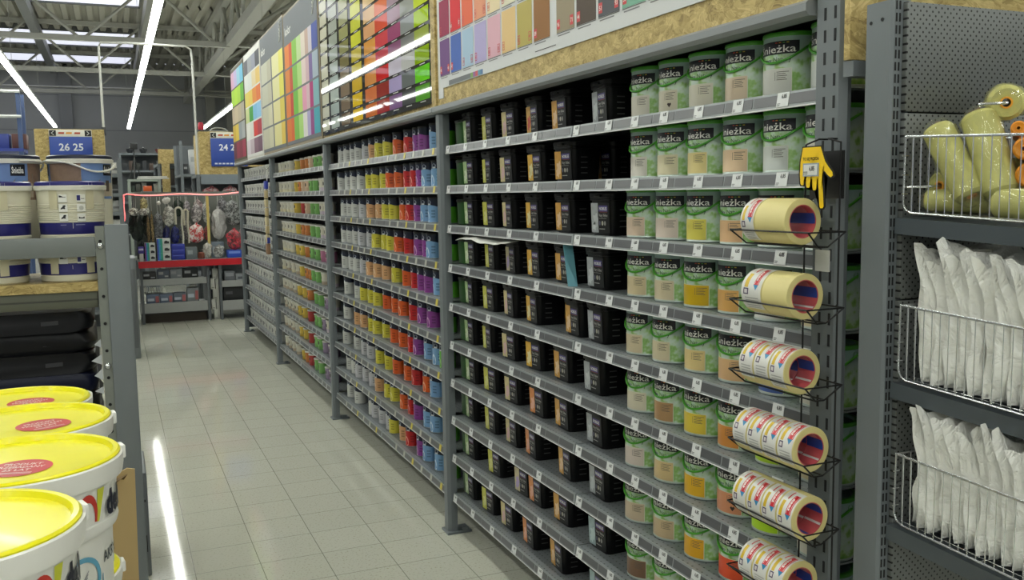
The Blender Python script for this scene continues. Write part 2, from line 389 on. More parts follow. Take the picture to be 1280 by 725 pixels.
# ------------------------------------------------------------------ the long run of paint shelves
D = 1.52
ZS = [2.008, 1.811, 1.614, 1.416, 1.218, 1.022, .826, .630, .430, .217]
POSTS = [(1.63, 'nearest grey slotted upright, carrying the tape holders', True), (4.40, 'grey upright between the black tubs and the navy-topped tins', False),
         (7.13, 'grey upright between the navy-topped tins and the small tester tubs', False), (9.80, 'grey upright with the hanging brush strip on it', False),
         (12.42, 'farthest grey upright at the end of the paint shelves', False)]
for y, lab, slots in POSTS:
    t = thing('shelf_upright', lab, 'upright', (D, y, 0), 0, 'uprights of the paint shelves')
    mb = MB(); top = 2.36 if slots else 2.165
    w = 0.085 if slots else 0.06; dp = 0.026 if slots else 0.05
    # front face with a chamfered near edge
    L = [[(0, 0.0 + 0.012, z), (0, w, z), (dp, w, z), (dp, 0.0, z), (0.016, 0.0, z)] for z in (0.012, top)]
    mb.loft(L, GREY)
    z = 0.1
    while slots and z < 2.3:
        for yy in (0.026, 0.058): mb.box(-0.0008, 0.004, yy - 0.0035, yy + 0.0035, z, z + 0.028, M('15161a', 0.7))
        z += 0.05
    obj('column', mb, t)
    mb = MB(); mb.box(-0.012, 0.12, -0.02, w + 0.02, 0, 0.012, GREY); mb.box(0.07, 0.1, -0.018, 0.0, 0.012, 0.03, GREY); obj('foot_plate', mb, t)
    mb = MB()
    if slots:
        mb.lathe([(0.0, 0.008), (0.007, 0.006), (0.010, 0.0)], CHROME, 10, Matrix.Translation((0.021, 0.0, 2.10)) @ Matrix.Rotation(pi / 2, 4, 'X')); obj('bolt', mb, t)
TAGTXT = '6,85'
def shelf_mesh(n, L):
    """one shelf board: deck and lip"""
def make_shelves():
    bays = [('nearest bay', 1.725, 4.395), ('navy-topped tin bay', 4.465, 7.12), ('tester tub bay', 7.195, 9.79), ('far white tin bay', 9.865, 12.41)]
    for bi, (bn, y0, y1) in enumerate(bays):
        ym = 3.008 if bi == 0 else (y0 + y1) / 2
        halves = ((y0, ym - 0.004, 'right'), (ym + 0.004, y1, 'left'))
        cache = {}
        for si, z in enumerate(ZS):
            for a, b, side in halves:
                L = b - a
                if (bi, side) not in cache:
                    d = MB(); d.box(0.0, 0.42, 0, L, -0.006, -0.002, SHELF); d.box(0.02, 0.4, L * 0.3, L * 0.3 + 0.03, -0.03, -0.006, GREY); d.box(0.02, 0.4, L * 0.7, L * 0.7 + 0.03, -0.03, -0.006, GREY)
                    l = MB(); l.loft([[(x, yy, zz) for x, zz in ((-0.0, 0.0), (0.006, 0.0), (0.006, -0.036), (-0.006, -0.040))] for yy in (0, L)], LIP)
                    l.box(-0.0065, 0.004, 0, L, -0.0405, -0.0375, M('e3e4e4', 0.35))  # pale bottom edge, a highlight painted along the lip
                    st = MB(); k = 0.012
                    while k < L - 0.03:
                        e = min(k + 0.116, L - 0.012); st.loft([[(x, yy, zz) for x, zz in ((-0.0018, -0.006), (0.003, -0.006), (0.0, -0.0315), (-0.0062, -0.0315))] for yy in (k, e)], STRIP); k += 0.122
                    cache[(bi, side)] = (d.mesh('deck', 0), l.mesh('lip', 0), st.mesh('price_strip', 0))
                d, l, st = cache[(bi, side)]
                t = thing('shelf', '%s half of the steel %s in the %s' % (side, LV(si) if si not in (0, 9) else LV(si), bn), 'shelf', (1.55, a, z), 0, 'steel shelves of the paint bays')
                obj('deck', d, t); obj('lip', l, t); obj('price_strip', st, t)
                # price tags clipped to the strip
                if bi == 0:
                    if side == 'left': ty = [4.36, 4.11, 3.86, 3.60, 3.33]
                    else: ty = [2.975, 2.74, 2.57, 2.40, 2.22, 2.04, 1.86]
                    tm = TAGM
                else:
                    ty = [a + 0.12 + k * 0.172 for k in range(int((L - 0.15) / 0.172))]; tm = TAGY if bi == 1 else TAGM2
                for k, yy in enumerate(ty):
                    if a < yy - 0.02 and yy + 0.02 < b: obj('price_tag', tm if bi != 1 or k % 3 else TAGY2, t, (0, yy - a, 0))
def tagm(paper, txt, wid=0.044):
    mb = MB(); s = lambda u, v, o: (-0.0016 - 0.0005 * 0 - o - (0.0355 + 0) * 0 - (-v - 0.002) * 0.165, wid / 2 - u, v)
    o = 0.0012
    mb.add([s(0, -0.001, o), s(wid, -0.001, o), s(wid, -0.036, o), s(0, -0.036, o), s(0, -0.001, 0), s(wid, -0.001, 0), s(wid, -0.036, 0), s(0, -0.036, 0)],
           [(3, 2, 1, 0), (0, 1, 5, 4), (1, 2, 6, 5), (2, 3, 7, 6), (3, 0, 4, 7)], paper)
    if txt:
        add_text(mb, txt, 0.019, 0.010, lambda u, v: s(0.017 + u, -0.015 + v, o + 0.0005), INK, 0.03)
        mb.add([s(0.003, -0.027, o + .0005), s(0.015, -0.027, o + .0005), s(0.015, -0.029, o + .0005), s(0.003, -0.029, o + .0005)], [(3, 2, 1, 0)], M('77797c', 0.6))
        mb.add([s(0.003, -0.031, o + .0005), s(0.013, -0.031, o + .0005), s(0.013, -0.033, o + .0005), s(0.003, -0.033, o + .0005)], [(3, 2, 1, 0)], M('77797c', 0.6))
    return mb.mesh('price_tag', 0)
TAGM = tagm(TAGW, TAGTXT); TAGM2 = tagm(M('b9bbba', 0.4), None, 0.03); TAGY = tagm(M('b4b4aa', 0.4), None, 0.03); TAGY2 = tagm(M('d2c04a', 0.4), None, 0.03)
make_shelves()
# back panels and headers
for n, y0, y1, lab in (('a', 1.66, 4.43, 'dark back panel behind the black tubs and green cans'), ('b', 4.43, 7.16, 'dark back panel behind the navy-topped tins'), ('c', 7.16, 9.83, 'dark back panel behind the tester tubs'), ('d', 9.83, 12.47, 'dark back panel behind the far white tins')):
    mb = MB(); mb.box(1.98, 2.0, y0, y1, 0.02, 2.2, BACKP)
    for k in range(11): mb.box(1.974, 1.98, y0, y1, 0.1 + k * 0.2, 0.108 + k * 0.2, M('2c2e30', 0.6))
    tag(obj('back_panel', mb), lab, 'panel', 'back panels of the paint shelves')
mb = MB(); mb.box(0.05, 0.46, 0.055, 0.07, 0.05, 2.16, GREY, bev=0.003); obj('side_sheet', mb, t)
for y0, y1, lab in ((1.725, 4.45, 'grey steel rail under the chipboard of the white swatch poster'), (4.45, 7.13, 'grey steel rail under the black-framed colour chart'), (7.13, 9.8, 'grey steel rail under the pastel stripe charts'), (9.8, 12.6, 'grey steel rail under the farthest colour charts')):
    mb = MB(); mb.loft([[(x, yy, z) for x, z in ((1.505, 2.168), (1.495, 2.178), (1.495, 2.196), (1.505, 2.204), (1.56, 2.204), (1.56, 2.168))] for yy in (y0, y1 - 0.006)], LGREY)
    mb.box(1.56, 1.98, y0, y1 - 0.006, 2.19, 2.204, BACKP)  # underside coloured near black to paint in the shaded shelf interior
    tag(obj('header_rail', mb), lab, 'rail', 'header rails over the paint shelves')
# colour boards ------------------------------------------------------
t = thing('swatch_poster', 'white colour swatch poster on a chipboard panel above the black tubs', 'poster', (0, 0, 0))
mb = MB(); mb.box(1.515, 1.545, 1.70, 4.40, 2.205, 3.4, OSB); obj('chipboard_panel', mb, t)
mb = MB(); mb.box(1.5105, 1.515, 1.74, 4.375, 2.283, 3.36, M('cfd0d2', 0.6, spec=0.2, var=0.02)); mb.box(1.5105, 1.515, 4.31, 4.375, 2.235, 2.283, M('cfd0d2', 0.6, spec=0.2, var=0.02))
PX = 1.5095
def pq(mb, ya, yb, z0, z1, m, x=PX): mb.quad((x, ya, z0), (x, yb, z0), (x, yb, z1), (x, ya, z1), m)
low = ['6f4a82', '4a68b4', 'a5bfd6', 'b0a6d0', 'd8aab8', 'dcbc86', 'b5a75e', '94683e', '988c76', '5a4e46', '5b5c62', '7fae9a', 'b7c7bd', 'd6d1b2', 'c9a98e', '8f9aa8']
up = ['963050', 'd42a34', 'e06a4a', 'e0997a', 'e5d3ae', 'dcd6c0', 'c6cfd8', 'aac2b4', '74906a', 'b9a14c', 'd2b07a', 'b8895f', '7d5a44', 'c7bfb2', 'e2dccb', '9fb2ba']
RED = M('c8383c', 0.5)
def boxtxt(mb, y, z, solid, txt):
    w, h = 0.024, 0.034; e = 0.0025
    if solid: pq(mb, y, y - w, z, z + h, RED, PX - .0006)
    else:
        for a, b, c, d in ((y, y - w, z, z + e), (y, y - w, z + h - e, z + h), (y, y - e, z, z + h), (y - w + e, y - w, z, z + h)): pq(mb, a, b, c, d, RED, PX - .0006)
    add_text(mb, txt, 0.016, 0.016, lambda u, v: (PX - .001, y - 0.004 - u, z + 0.009 + v), M('e4dcd8', 0.5) if solid else RED, 0.01)
for r in range(6):
    for c in range(16):
        y = 4.342 - c * 0.156 - (0.04 if c >= 8 else 0); z = 2.340 + r * 0.186
        h = [low, up][r % 2][(c + (r // 2) * 5) % 16] if r > 1 else [low, up][r][c]
        pq(mb, y, y - 0.14, z, z + 0.168, M(h, 0.6, spec=0.2, var=0.02))
        pq(mb, y, y - 0.14, z - 0.004, z - 0.001, M('6c6c6c', 0.5)); pq(mb, y - 0.01, y - 0.105, z - 0.013, z - 0.009, M('77777a', 0.5))
        if r < 3:
            s = c >= 7 or (r == 0 and c < 2) or (r == 1 and c in (1,))
            boxtxt(mb, y - 0.004, z + 0.012, s, str(40 + (c * 7 + r * 13) % 59))
            if (c + r) % 2 == 0: boxtxt(mb, y - 0.108, z + 0.012, s, str(41 + (c * 11 + r * 5) % 58))
pq(mb, 4.22, 3.93, 2.286, 2.308, M('5f6366', 0.5))
for k, h in enumerate(('6f9a48', '8a4c8c', 'c8484a', '3f88a8', '3c6a9a')): pq(mb, 3.93 - k * 0.03, 3.90 - k * 0.03, 2.286, 2.308, M(h, 0.5))
pq(mb, 3.24, 3.06, 2.30, 2.303, INK)
obj('poster_sheet', mb, t)

t = thing('colour_chart', 'large dark-framed chart of glossy colour chips above the navy-topped tins', 'colour chart')
FRM = M('34332f', 0.025, 0.0, spec=0.22, var=0.03)
mb = MB(); mb.box(1.525, 1.545, 4.43, 7.13, 2.205, 3.4, OSB); obj('chipboard_panel', mb, t)
mb = MB(); mb.box(1.512, 1.525, 4.475, 7.115, 2.225, 3.36, FRM); obj('frame', mb, t)
cols = [(7.09, 6.86), (6.80, 6.535), (6.47, 6.21), (6.135, 5.875), (5.80, 5.53), (5.53, 5.255), (5.255, 5.0), (5.0, 4.752), (4.752, 4.51)]
CC = [['cfcdba'] * 11, ['aeb8b2', 'a8b3ae', 'b4beb9', 'a9b4b3', 'b0b8b4', 'a6aea6', 'a3aaa0', 'a9aea6', 'b8bcb2', 'c6c8c0', 'cfd0c8'],
      ['6c5944', '796855', '85735f', '83755f', '7d7550', '8b8a58', '9a9a68', 'a5a682', 'b4b498', 'c0c0a8', 'cccbb8'],
      ['e0b814', 'd8b51e', 'ccaa32', 'c8b850', 'c6b44a', 'd0d040', 'c9cc4a', 'd3d468', 'd8d890', 'dcdcaa', 'e0e0c0'],
      ['cc6a24', 'd07240', 'd08a48', 'd88c38', 'd89848', 'd8a074', 'd8b080', 'dcbc90', 'e0c8a4', 'e4d2b8', 'e8dcc8'],
      ['9c2a22', '94352c', 'c42626', 'bc3648', 'ce4a52', 'd4543c', 'e07a54', 'e09070', 'e4a890', 'e8bca8', 'ecd0c0'],
      ['7c5a88', 'aa9cc8', 'c2bacc', '885478', '9a4c72', 'a68a9a', 'a890a0', 'b8a4b4', 'c4b4c4', 'd0c4d0', 'dcd4dc'],
      ['494b4c', '6a6f70', 'bcbcbc', '7a7b7b', '8e9292', '9c9e9a', 'a8aaa8', 'b4b6b4', 'c0c2c0', 'ccccca', 'd6d6d4'],
      ['569a28', '6cca28', '8cac16', '98a64c', 'aac818', 'c2d03c', 'ccd85c', 'd4de7c', 'dce49c', 'e2e8b4', 'e8eccc']]
mb = MB()
for c, (a, b) in enumerate(cols):
    for r in range(11):
        z = 2.256 + r * 0.0965
        pq(mb, a, b, z, z + 0.079, M(CC[c][r], 0.025, spec=0.13, var=0.02), 1.5105)
        pq(mb, a - 0.08, b + 0.07, z - 0.011, z - 0.005, M('9a9a96', 0.4), 1.5105)
obj('colour_chips', mb, t)
mb = MB(); mb.box(1.505, 1.53, 4.405, 4.47, 2.205, 3.4, OSB); obj('edge_batten', mb, t)

def stripe_chart(label, y1, y0, cells, head, ztop, txt=None, frame='8a7c62', headc='6a6e74', z0=2.232):
    t = thing('colour_chart', label, 'colour chart')
    mb = MB(); mb.box(1.515, 1.54, y0 + 0.004, y1 - 0.004, 2.208, ztop, M(frame, 0.5)); obj('board', mb, t)
    mb = MB(); mb.box(1.511, 1.515, y0 + 0.03, y1 - 0.03, z0, ztop - 0.02, M(headc, 0.6, spec=0.2, var=0.03))
    rows = len(cells); zb, zt = z0 + 0.03, ztop - head; hh = (zt - zb) / rows
    W = y1 - y0 - 0.09
    for r, row in enumerate(cells):
        n = sum(w for w, _ in row); y = y1 - 0.045
        for w, h in row:
            yn = y - W * w / n
            if h: pq(mb, y, yn, zb + r * hh, zb + (r + 1) * hh - 0.018, M(h, 0.6, spec=0.2, var=0.02), 1.510)
            y = yn
    if txt:
        add_text(mb, txt, W * 0.2, 0.075, lambda u, v: (1.5095, y1 - 0.1 - u, zt + 0.07 + v), M('d8d8d4', 0.5), 0.02)
        add_text(mb, 'colour', W * 0.12, 0.06, lambda u, v: (1.5095, y0 + 0.3 - u, zt + 0.1 + v), M('c8c8c4', 0.5), 0.0) if False else None
        for k in range(4):   # white flourish at the right of the heading
            mb.tube([(1.509, y0 + 0.2 - 0.02 * k, zt + 0.05 + 0.05 * k), (1.509, y0 + 0.15 - 0.02 * k, zt + 0.10 + 0.04 * k), (1.509, y0 + 0.18, zt + 0.14 + 0.03 * k)], 0.006, M('d0d0cc', 0.5), 5)
    obj('chart_sheet', mb, t); return t
S = lambda *a: [(x if isinstance(x, tuple) else (1, x)) for x in a]
stripe_chart('vivid stripe colour chart with a grey heading, above the tester tubs', 8.68, 7.15, [
    S((1.6, 'd07022'), (1, 'cc5c1e'), (1.6, '74b044'), (1.4, 'a4cc70'), (1.3, 'd8d4d0'), (1, 'a9a0c8'), (1, '8a3c7c'), (1.6, '3c9cac')),
    S((1.6, 'd87830'), (1, 'b8381e'), (1.6, '6ab23e'), (1.4, 'b0cc68'), (1.3, 'd894b0'), (1, 'd0b0b8'), (1, 'a42a6c'), (1.6, '78a8b0')),
    S((1.6, 'd07c2c'), (1, 'bc4420'), (1.6, '78b448'), (1.4, 'a8cc78'), (1.3, 'd8c4c0'), (1, 'c8a8b0'), (1, '705c94'), (1.6, '9caab8')),
    S((1.6, 'd87c30'), (1, 'c8502a'), (1.6, '84bc48'), (1.4, 'b4cc90'), (1.3, 'd4c8bc'), (1, 'b89c90'), (1, 'c0b8c4'), (1.6, '3c4c98'))], 0.27, 3.40, 'kolor')
stripe_chart('cream and yellow stripe colour chart with a grey heading', 10.12, 8.69, [
    S((2, 'b9b7a2'), (1.2, 'c4c0a6'), (0.3, None), (2, 'd4cc90'), (1, 'd8b84a')), S((2, 'bcbaa4'), (1.2, 'c8c4aa'), (0.3, None), (2, 'd8d09a'), (1.2, 'd4c050')),
    S((2, 'bcbcaa'), (1.2, 'b8b4a0'), (0.3, None), (2, 'd8d4a0'), (1.2, 'd8d054')), S((2, 'c0c0ae'), (1.2, 'b4b09c'), (0.3, None), (2, 'dcd8a4'), (1.2, 'dcd46a'))], 0.27, 3.42, 'kolor')
stripe_chart('white-edged colour chart with rows of orange, blue and red blocks', 11.43, 10.13, [
    S('d0c6cc', 'b8a8b0', '7c5c6c', '6c4c60'), S('dcdcd4', 'd4d4cc', 'c83028', 'a82838'), S('c8d090', '3c9c3c', '78b4d8', '88bce0'),
    S('d8c858', 'dcc050', 'dc8828', 'd8702c'), S('d4d8d4', 'd0d4d0', 'd8c8a0', 'd8b868'), S('5a5c64', '94969c', '8c90a0', '44464e')], 0.06, 3.42, None, 'c9c6be', 'd8d8d4')
stripe_chart('farthest narrow colour chart with lilac, green and beige blocks', 12.72, 11.45, [
    S('5c2438', '8a2440', '7a2038', '9a2c48'), S('c8a830', 'd8bc40', '8c9498', 'a0a4a4'), S('b8a68c', 'c0b090', 'b4a68a', 'a8a090'), S('9cc828', 'a8d020', 'a0c828', '5cac28'), S('c89cb8', 'b0a4cc', '8cbcd0', '64b4d4')], 0.04, 3.42, None, '75705e', '55503e')

CAN = [
    [2.642, 2.475, 2.309, 2.131, 1.967, 1.783],
    [2.647, 2.483, 2.314, 2.139, 1.962, 1.799],
    [2.674, 2.492, 2.318, 2.15, 1.98],
    [2.67, 2.498, 2.331, 2.157, 1.991],
    [2.678, 2.511, 2.326, 2.152, 1.968],
    [2.672, 2.499, 2.326, 2.151, 1.978],
    [2.687, 2.499, 2.323, 2.152, 1.99],
    [2.688, 2.504, 2.322, 2.141, 1.979],
    [2.676, 2.498, 2.314],
]
TUB = [
    [4.229, 3.974, 3.732, 3.474, 3.228, 2.9],
    [4.23, 3.984, 3.76, 3.46, 3.2],
    [4.231, 3.977, 3.749, 3.487, 3.201, 2.905],
    [4.236, 3.967, 3.72, 3.481, 3.209, 2.941],
    [4.248, 3.997, 3.749, 3.501, 3.127, 2.941],
    [4.26, 4.018, 3.765, 3.501, 3.23, 2.971],
    [4.254, 4.001, 3.744, 3.471, 3.228, 2.955],
    [4.271, 4.0, 3.745, 3.529, 3.202, 2.937],
    [4.285, 3.963, 3.645, 3.494, 3.245, 2.94],
    [4.302, 4.054, 3.815, 3.569, 3.287, 2.939],
]
B2 = [
    [6.964, 6.785, 6.613, 6.436, 6.217, 6.047, 5.885, 5.698, 5.482, 5.243, 5.073, 4.996, 4.769, 4.596],
    [6.995, 6.785, 6.599, 6.41, 6.144, 6.0, 5.818, 5.667, 5.492, 5.28, 5.143, 5.025, 4.937, 4.761, 4.617],
    [6.939, 6.77, 6.564, 6.345, 6.139, 5.943, 5.757, 5.621, 5.394, 5.234, 5.082, 4.987, 4.807, 4.609],
    [6.933, 6.784, 6.6, 6.397, 6.193, 6.024, 5.823, 5.667, 5.486, 5.289, 5.099, 4.962, 4.855, 4.601],
    [6.934, 6.755, 6.57, 6.402, 6.198, 6.005, 5.813, 5.59, 5.34, 5.178, 5.033, 4.904, 4.755, 4.614],
    [6.91, 6.578, 6.406, 6.219, 6.039, 5.839, 5.627, 5.457, 5.226, 5.077, 4.882, 4.662],
    [6.95, 6.587, 6.415, 6.202, 6.068, 5.87, 5.647, 5.456, 5.255, 5.157, 4.983, 4.791, 4.676],
    [6.976, 6.655, 6.416, 6.236, 6.016, 5.784, 5.612, 5.378, 5.226, 5.006, 4.86],
    [6.955, 6.773, 6.606, 6.447, 6.249, 6.062, 5.844, 5.715, 5.482, 5.318, 5.176, 4.983, 4.856, 4.648],
    [6.932, 6.686, 6.295, 6.199, 6.014, 5.838, 5.726, 5.523, 5.386, 5.148, 5.027, 4.822, 4.651],
]
B3 = [
    [9.713, 9.5, 9.296, 9.121, 8.788, 8.497, 8.276, 8.118, 7.915, 7.737, 7.551],
    [9.715, 9.502, 9.32, 9.145, 8.832, 8.653, 8.5, 8.316, 8.139, 7.968, 7.709, 7.555],
    [9.716, 9.504, 9.278, 9.083, 8.896, 8.541, 8.356, 8.108, 7.923, 7.713, 7.544],
    [9.622, 9.437, 9.258, 9.064, 8.838, 8.583, 8.396, 8.146, 7.91, 7.717, 7.563],
    [9.613, 9.402, 9.2, 8.889, 8.684, 8.424, 8.199, 7.984, 7.743, 7.549],
    [9.715, 9.448, 9.171, 8.931, 8.725, 8.464, 8.297, 8.177, 7.982, 7.741, 7.496],
    [9.763, 9.547, 9.34, 9.117, 8.881, 8.633, 8.398, 8.076, 7.905, 7.651, 7.495],
    [9.644, 9.447, 9.257, 9.074, 8.897, 8.686, 8.404, 8.102, 7.958, 7.785, 7.618],
    [9.692, 9.493, 9.302, 9.073, 8.854, 8.644, 8.404, 8.139, 7.994, 7.786, 7.554],
    [9.692, 9.494, 9.303, 9.074, 8.771, 8.605, 8.43, 8.179, 7.997, 7.722, 7.558],
]

# ------------------------------------------------------------------ goods on the paint shelves
def cyl(r, a, z): return (r * sin(a), -r * cos(a), z)         # a = angle from the local front (-Y), towards local +X
GREENR = M('44942a', 0.35); GREENH = M('4a9c2c', 0.35); NAVY = M('10141f', 0.35); LOGOW = M('e2e2de', 0.4)
CR, CH = 0.0725, 0.164
def can_meshes():
    lid = MB(); lid.lathe([(0.0, CH - 0.008), (0.060, CH - 0.008), (0.0625, CH - 0.001), (0.0665, CH), (0.0735, CH - 0.001), (0.0745, CH - 0.006), (0.0735, CH - 0.010), (CR, CH - 0.011)], GREENR, 32,
              mats=[M('7f9f96', 0.35, 0.4), M('7f9f96', 0.35, 0.4), GREENR, GREENR, GREENR, GREENR, GREENR])
    h = MB(); P = []
    for k in range(25):
        a = -pi / 2 + pi * k / 24; P.append(cyl(CR + 0.0035, a, CH * (0.84 - 0.32 * cos(a) ** 1.3)))
    h.tube(P, 0.0033, GREENH, 6)
    for a in (-pi / 2, pi / 2): h.lathe([(0.0, 0.006), (0.008, 0.005), (0.009, 0.0)], GREENH, 10, Matrix.Translation(cyl(CR, a, CH * 0.84)) @ Matrix.Rotation(-a, 4, 'Z') @ Matrix.Rotation(pi / 2, 4, 'X'))
    return lid.mesh('lid'), h.mesh('handle')
CAN_LID, CAN_HANDLE = can_meshes()
def curved(mb, r, a0, a1, z0, z1, m, n=12):
    for k in range(n):
        b0 = a0 + (a1 - a0) * k / n; b1 = a0 + (a1 - a0) * (k + 1) / n
        mb.quad(cyl(r, b0, z0), cyl(r, b1, z0), cyl(r, b1, z1), cyl(r, b0, z1), m)
_can = {}
def can_body(patch, mark):
    if (patch, mark) in _can: return _can[(patch, mark)]
    b = MB(); rim = M('b9c4bf', 0.3, 0.5)
    b.lathe([(0.0, 0.001), (0.069, 0.0), (CR, 0.003), (CR, 0.006), (CR - 0.001, 0.008), (CR - 0.001, CH - 0.012), (CR, CH - 0.011)], CANLAB, 40, mats=[rim, rim, rim, rim, CANLAB, M('4fae22', 0.3)])
    r = CR - 0.0006; w = radians(52)
    # navy logo panel with the brand word, small coloured dots above
    curved(b, r, -w, w, CH * 0.655, CH * 0.855, NAVY)
    add_text(b, 'Śnieżka', 1.74 * w * r, 0.0195, lambda u, v: cyl(r + 0.0005, -0.87 * w + u / r, CH * 0.680 + v), LOGOW, 0.006)
    for k, c in enumerate(('c03a2c', 'd8892c', '4f9a3a', 'c8b43c')): curved(b, r + 0.0004, radians(2 + k * 8), radians(7 + k * 8), CH * 0.822, CH * 0.836, M(c, 0.5), 1)
    add_text(b, 'Barwy Natury', 1.5 * w * r, 0.013, lambda u, v: cyl(r + 0.0003, -0.80 * w + u / r, CH * 0.540 + v), M('3d5a52', 0.5), 0.0)
    curved(b, r + 0.0002, radians(-38), radians(4), CH * 0.515, CH * 0.522, M('8fae9c', 0.5), 4)
    pm = M(patch, 0.36, var=0.02)
    curved(b, r, radians(-50), radians(38), CH * 0.05, CH * 0.435, M('d6d8c8', 0.4)); curved(b, r + 0.0003, radians(-49), radians(36.5), CH * 0.058, CH * 0.428, pm)
    tx = M('5a5650', 0.6)
    for k in range(5): curved(b, r + 0.0006, radians(6), radians(32 if k == 0 else 28 - 3 * (k % 2)), CH * (0.375 - 0.030 * k), CH * (0.385 - 0.030 * k), tx, 3)
    curved(b, r + 0.0006, radians(2), radians(3), CH * 0.25, CH * 0.38, tx, 1)
    if mark: b.add([cyl(r + 0.0007, radians(a), CH * z) for a, z in ((10, .17), (16, .11), (22, .17), (19, .20), (16, .18), (13, .20))], [(0, 1, 2, 3, 4, 5)], M('3a2c2a', 0.6))
    _can[(patch, mark)] = b.mesh('body'); return _can[(patch, mark)]
# swatch colours along each shelf, far to near: (hex, words)
CANC = [[('d9d4c4', 'off-white'), ('d6cfb8', 'warm ivory'), ('dbd6c2', 'pale cream'), ('e2ceb2', 'pale peach'), ('d6d6ce', 'light grey'), ('d2d6d0', 'cool grey')],
        [('dad5c8', 'chalk white'), ('dbd2ae', 'light straw'), ('e2d190', 'pale yellow'), ('e6c8a4', 'light peach'), ('d0d4ce', 'silver grey'), ('d6d4cc', 'dull white')],
        [('e0c8b0', 'rosy beige'), ('e0d0c0', 'pink-white'), ('e2c860', 'bright yellow'), ('e4ba8c', 'soft apricot'), ('dcd8c4', 'buttermilk')],
        [('dac8a0', 'sand'), ('d8caa8', 'oatmeal'), ('d4a416', 'mustard'), ('e4a464', 'apricot'), ('dadad2', 'mist grey')],
        [('d6c6a4', 'dark cream'), ('d8cca8', 'parchment'), ('e4cc8c', 'vanilla'), ('e0b684', 'tan peach'), ('4c66a8', 'blue')],
        [('d8d0b6', 'ecru'), ('b48e62', 'brown tan'), ('e4bc44', 'sunny yellow'), ('de8a44', 'orange'), ('b6cc34', 'lime green')],
        [('d8cabc', 'shell pink'), ('d6bc88', 'honey beige'), ('e6a826', 'amber'), ('da8a6c', 'salmon'), ('bcd82c', 'acid green')],
        [('ccb89c', 'mushroom'), ('cab28c', 'camel'), ('e8a222', 'yellow orange'), ('e8502e', 'red orange'), ('b8c83c', 'olive lime')],
        [('7c5e48', 'chocolate brown'), ('c8b698', 'putty'), ('e2a030', 'ochre')]]
for si, row in enumerate(CAN):
    if 2 <= si <= 7: row = row + [1.802]; CANC[si].append([('d6d2c2', 'pale'), ('dcd0a8', 'light beige')][si % 2])
    for k, y in enumerate(row):
        h, w = CANC[si][k]; h = greener(h); mark = (si, k) in ((0, 1), (6, 3))
        kit('paint_can', [('body', can_body(h, mark)), ('lid', CAN_LID), ('handle', CAN_HANDLE)],
            'paint can with a %s swatch, %s green can along the %s' % (w, ORD[k], LV(si)), 'paint can', (1.660, y, ZS[si] - 0.002), radians(-77 + random.uniform(-8, 8)), 'green-rimmed paint cans in the nearest bay')

# black square tubs
TW = 0.146
def tub_body(strip, flower):
    b = MB(); lv = [(0.126, 0.0), (0.130, 0.004), (0.140, 0.118), (0.1405, 0.124), (0.150, 0.125), (0.150, 0.138)]
    b.loft([rrect(w, w * 0.96, 0.022, z) for w, z in lv], BLACK)
    def fr(u, z, o=0.0008): return (u, -(0.130 + 0.010 * (z - 0.004) / 0.114) * 0.48 - o, z)
    z0, z1 = 0.010, 0.116
    # picture strip on the left
    b.quad(fr(-0.062, z0), fr(-0.016, z0), fr(-0.016, z1), fr(-0.062, z1), M(strip, 0.4, var=0.22, scale=70))
    fl = M(flower, 0.45)
    for cx, cz, rr in ((-0.032, 0.055, 0.017), (-0.042, 0.034, 0.012)):
        b.add([fr(min(-0.0165, cx + rr * (1 + 0.25 * cos(5 * t)) * cos(t)), cz + 1.25 * rr * (1 + 0.25 * cos(5 * t)) * sin(t), 0.0012) for t in [2 * pi * i / 30 for i in range(30)]], [tuple(range(30))], fl)
    b.quad(fr(-0.0155, z0), fr(0.058, z0), fr(0.058, z1), fr(-0.0155, z1), M('0c0c0e', 0.4, spec=0.3))
    b.quad(fr(-0.010, 0.086, .0012), fr(0.047, 0.086, .0012), fr(0.047, 0.107, .0012), fr(-0.010, 0.107, .0012), M('43367c', 0.4))
    add_text(b, 'NOBILES', 0.049, 0.011, lambda u, v: fr(-0.006 + u, 0.0910 + v, 0.0016), LOGOW, 0.02)
    b.quad(fr(-0.005, 0.0835, .0012), fr(0.045, 0.0835, .0012), fr(0.045, 0.085, .0012), fr(-0.005, 0.085, .0012), M('8a3434', 0.5))
    add_text(b, 'Very Velvo', 0.055, 0.012, lambda u, v: fr(-0.010 + u, 0.067 + v, 0.0012), M('bfbfba', 0.5), 0.0)
    b.quad(fr(-0.012, 0.0605, .0012), fr(0.038, 0.0605, .0012), fr(0.038, 0.062, .0012), fr(-0.012, 0.062, .0012), M('8a8a86', 0.5))
    for k, c in enumerate((-0.006, 0.011, 0.027)):
        pts = [fr(c + 0.006 * cos(t), 0.044 + 0.0085 * sin(t), .0012) for t in [2 * pi * i / 14 for i in range(14)]]
        b.add(pts, [tuple(range(14))], M(('55556a', 'b8b4a4', '8d8d8a')[k], 0.5))
    b.quad(fr(-0.010, 0.022, .0012), fr(0.026, 0.022, .0012), fr(0.026, 0.025, .0012), fr(-0.010, 0.025, .0012), M('9a9a96', 0.5))
    # small print on the right-hand side
    for k in range(4): b.quad((0.0690, -0.03, 0.03 + k * 0.02), (0.0690, 0.0, 0.03 + k * 0.02), (0.0692, 0.0, 0.034 + k * 0.02), (0.0692, -0.03, 0.034 + k * 0.02), M('4a4a4a', 0.5))
    return b.mesh('body')
def tub_lid():
    b = MB(); b.loft([rrect(w, w * 0.97, 0.024, z) for w, z in ((0.149, 0.136), (0.153, 0.137), (0.154, 0.150), (0.150, 0.153), (0.146, 0.152), (0.143, 0.147))], BLK2)
    b.box(-0.02, 0.02, -0.083, -0.07, 0.138, 0.146, BLK2, bev=0.002)
    return b.mesh('lid')
TUB_LID = tub_lid()
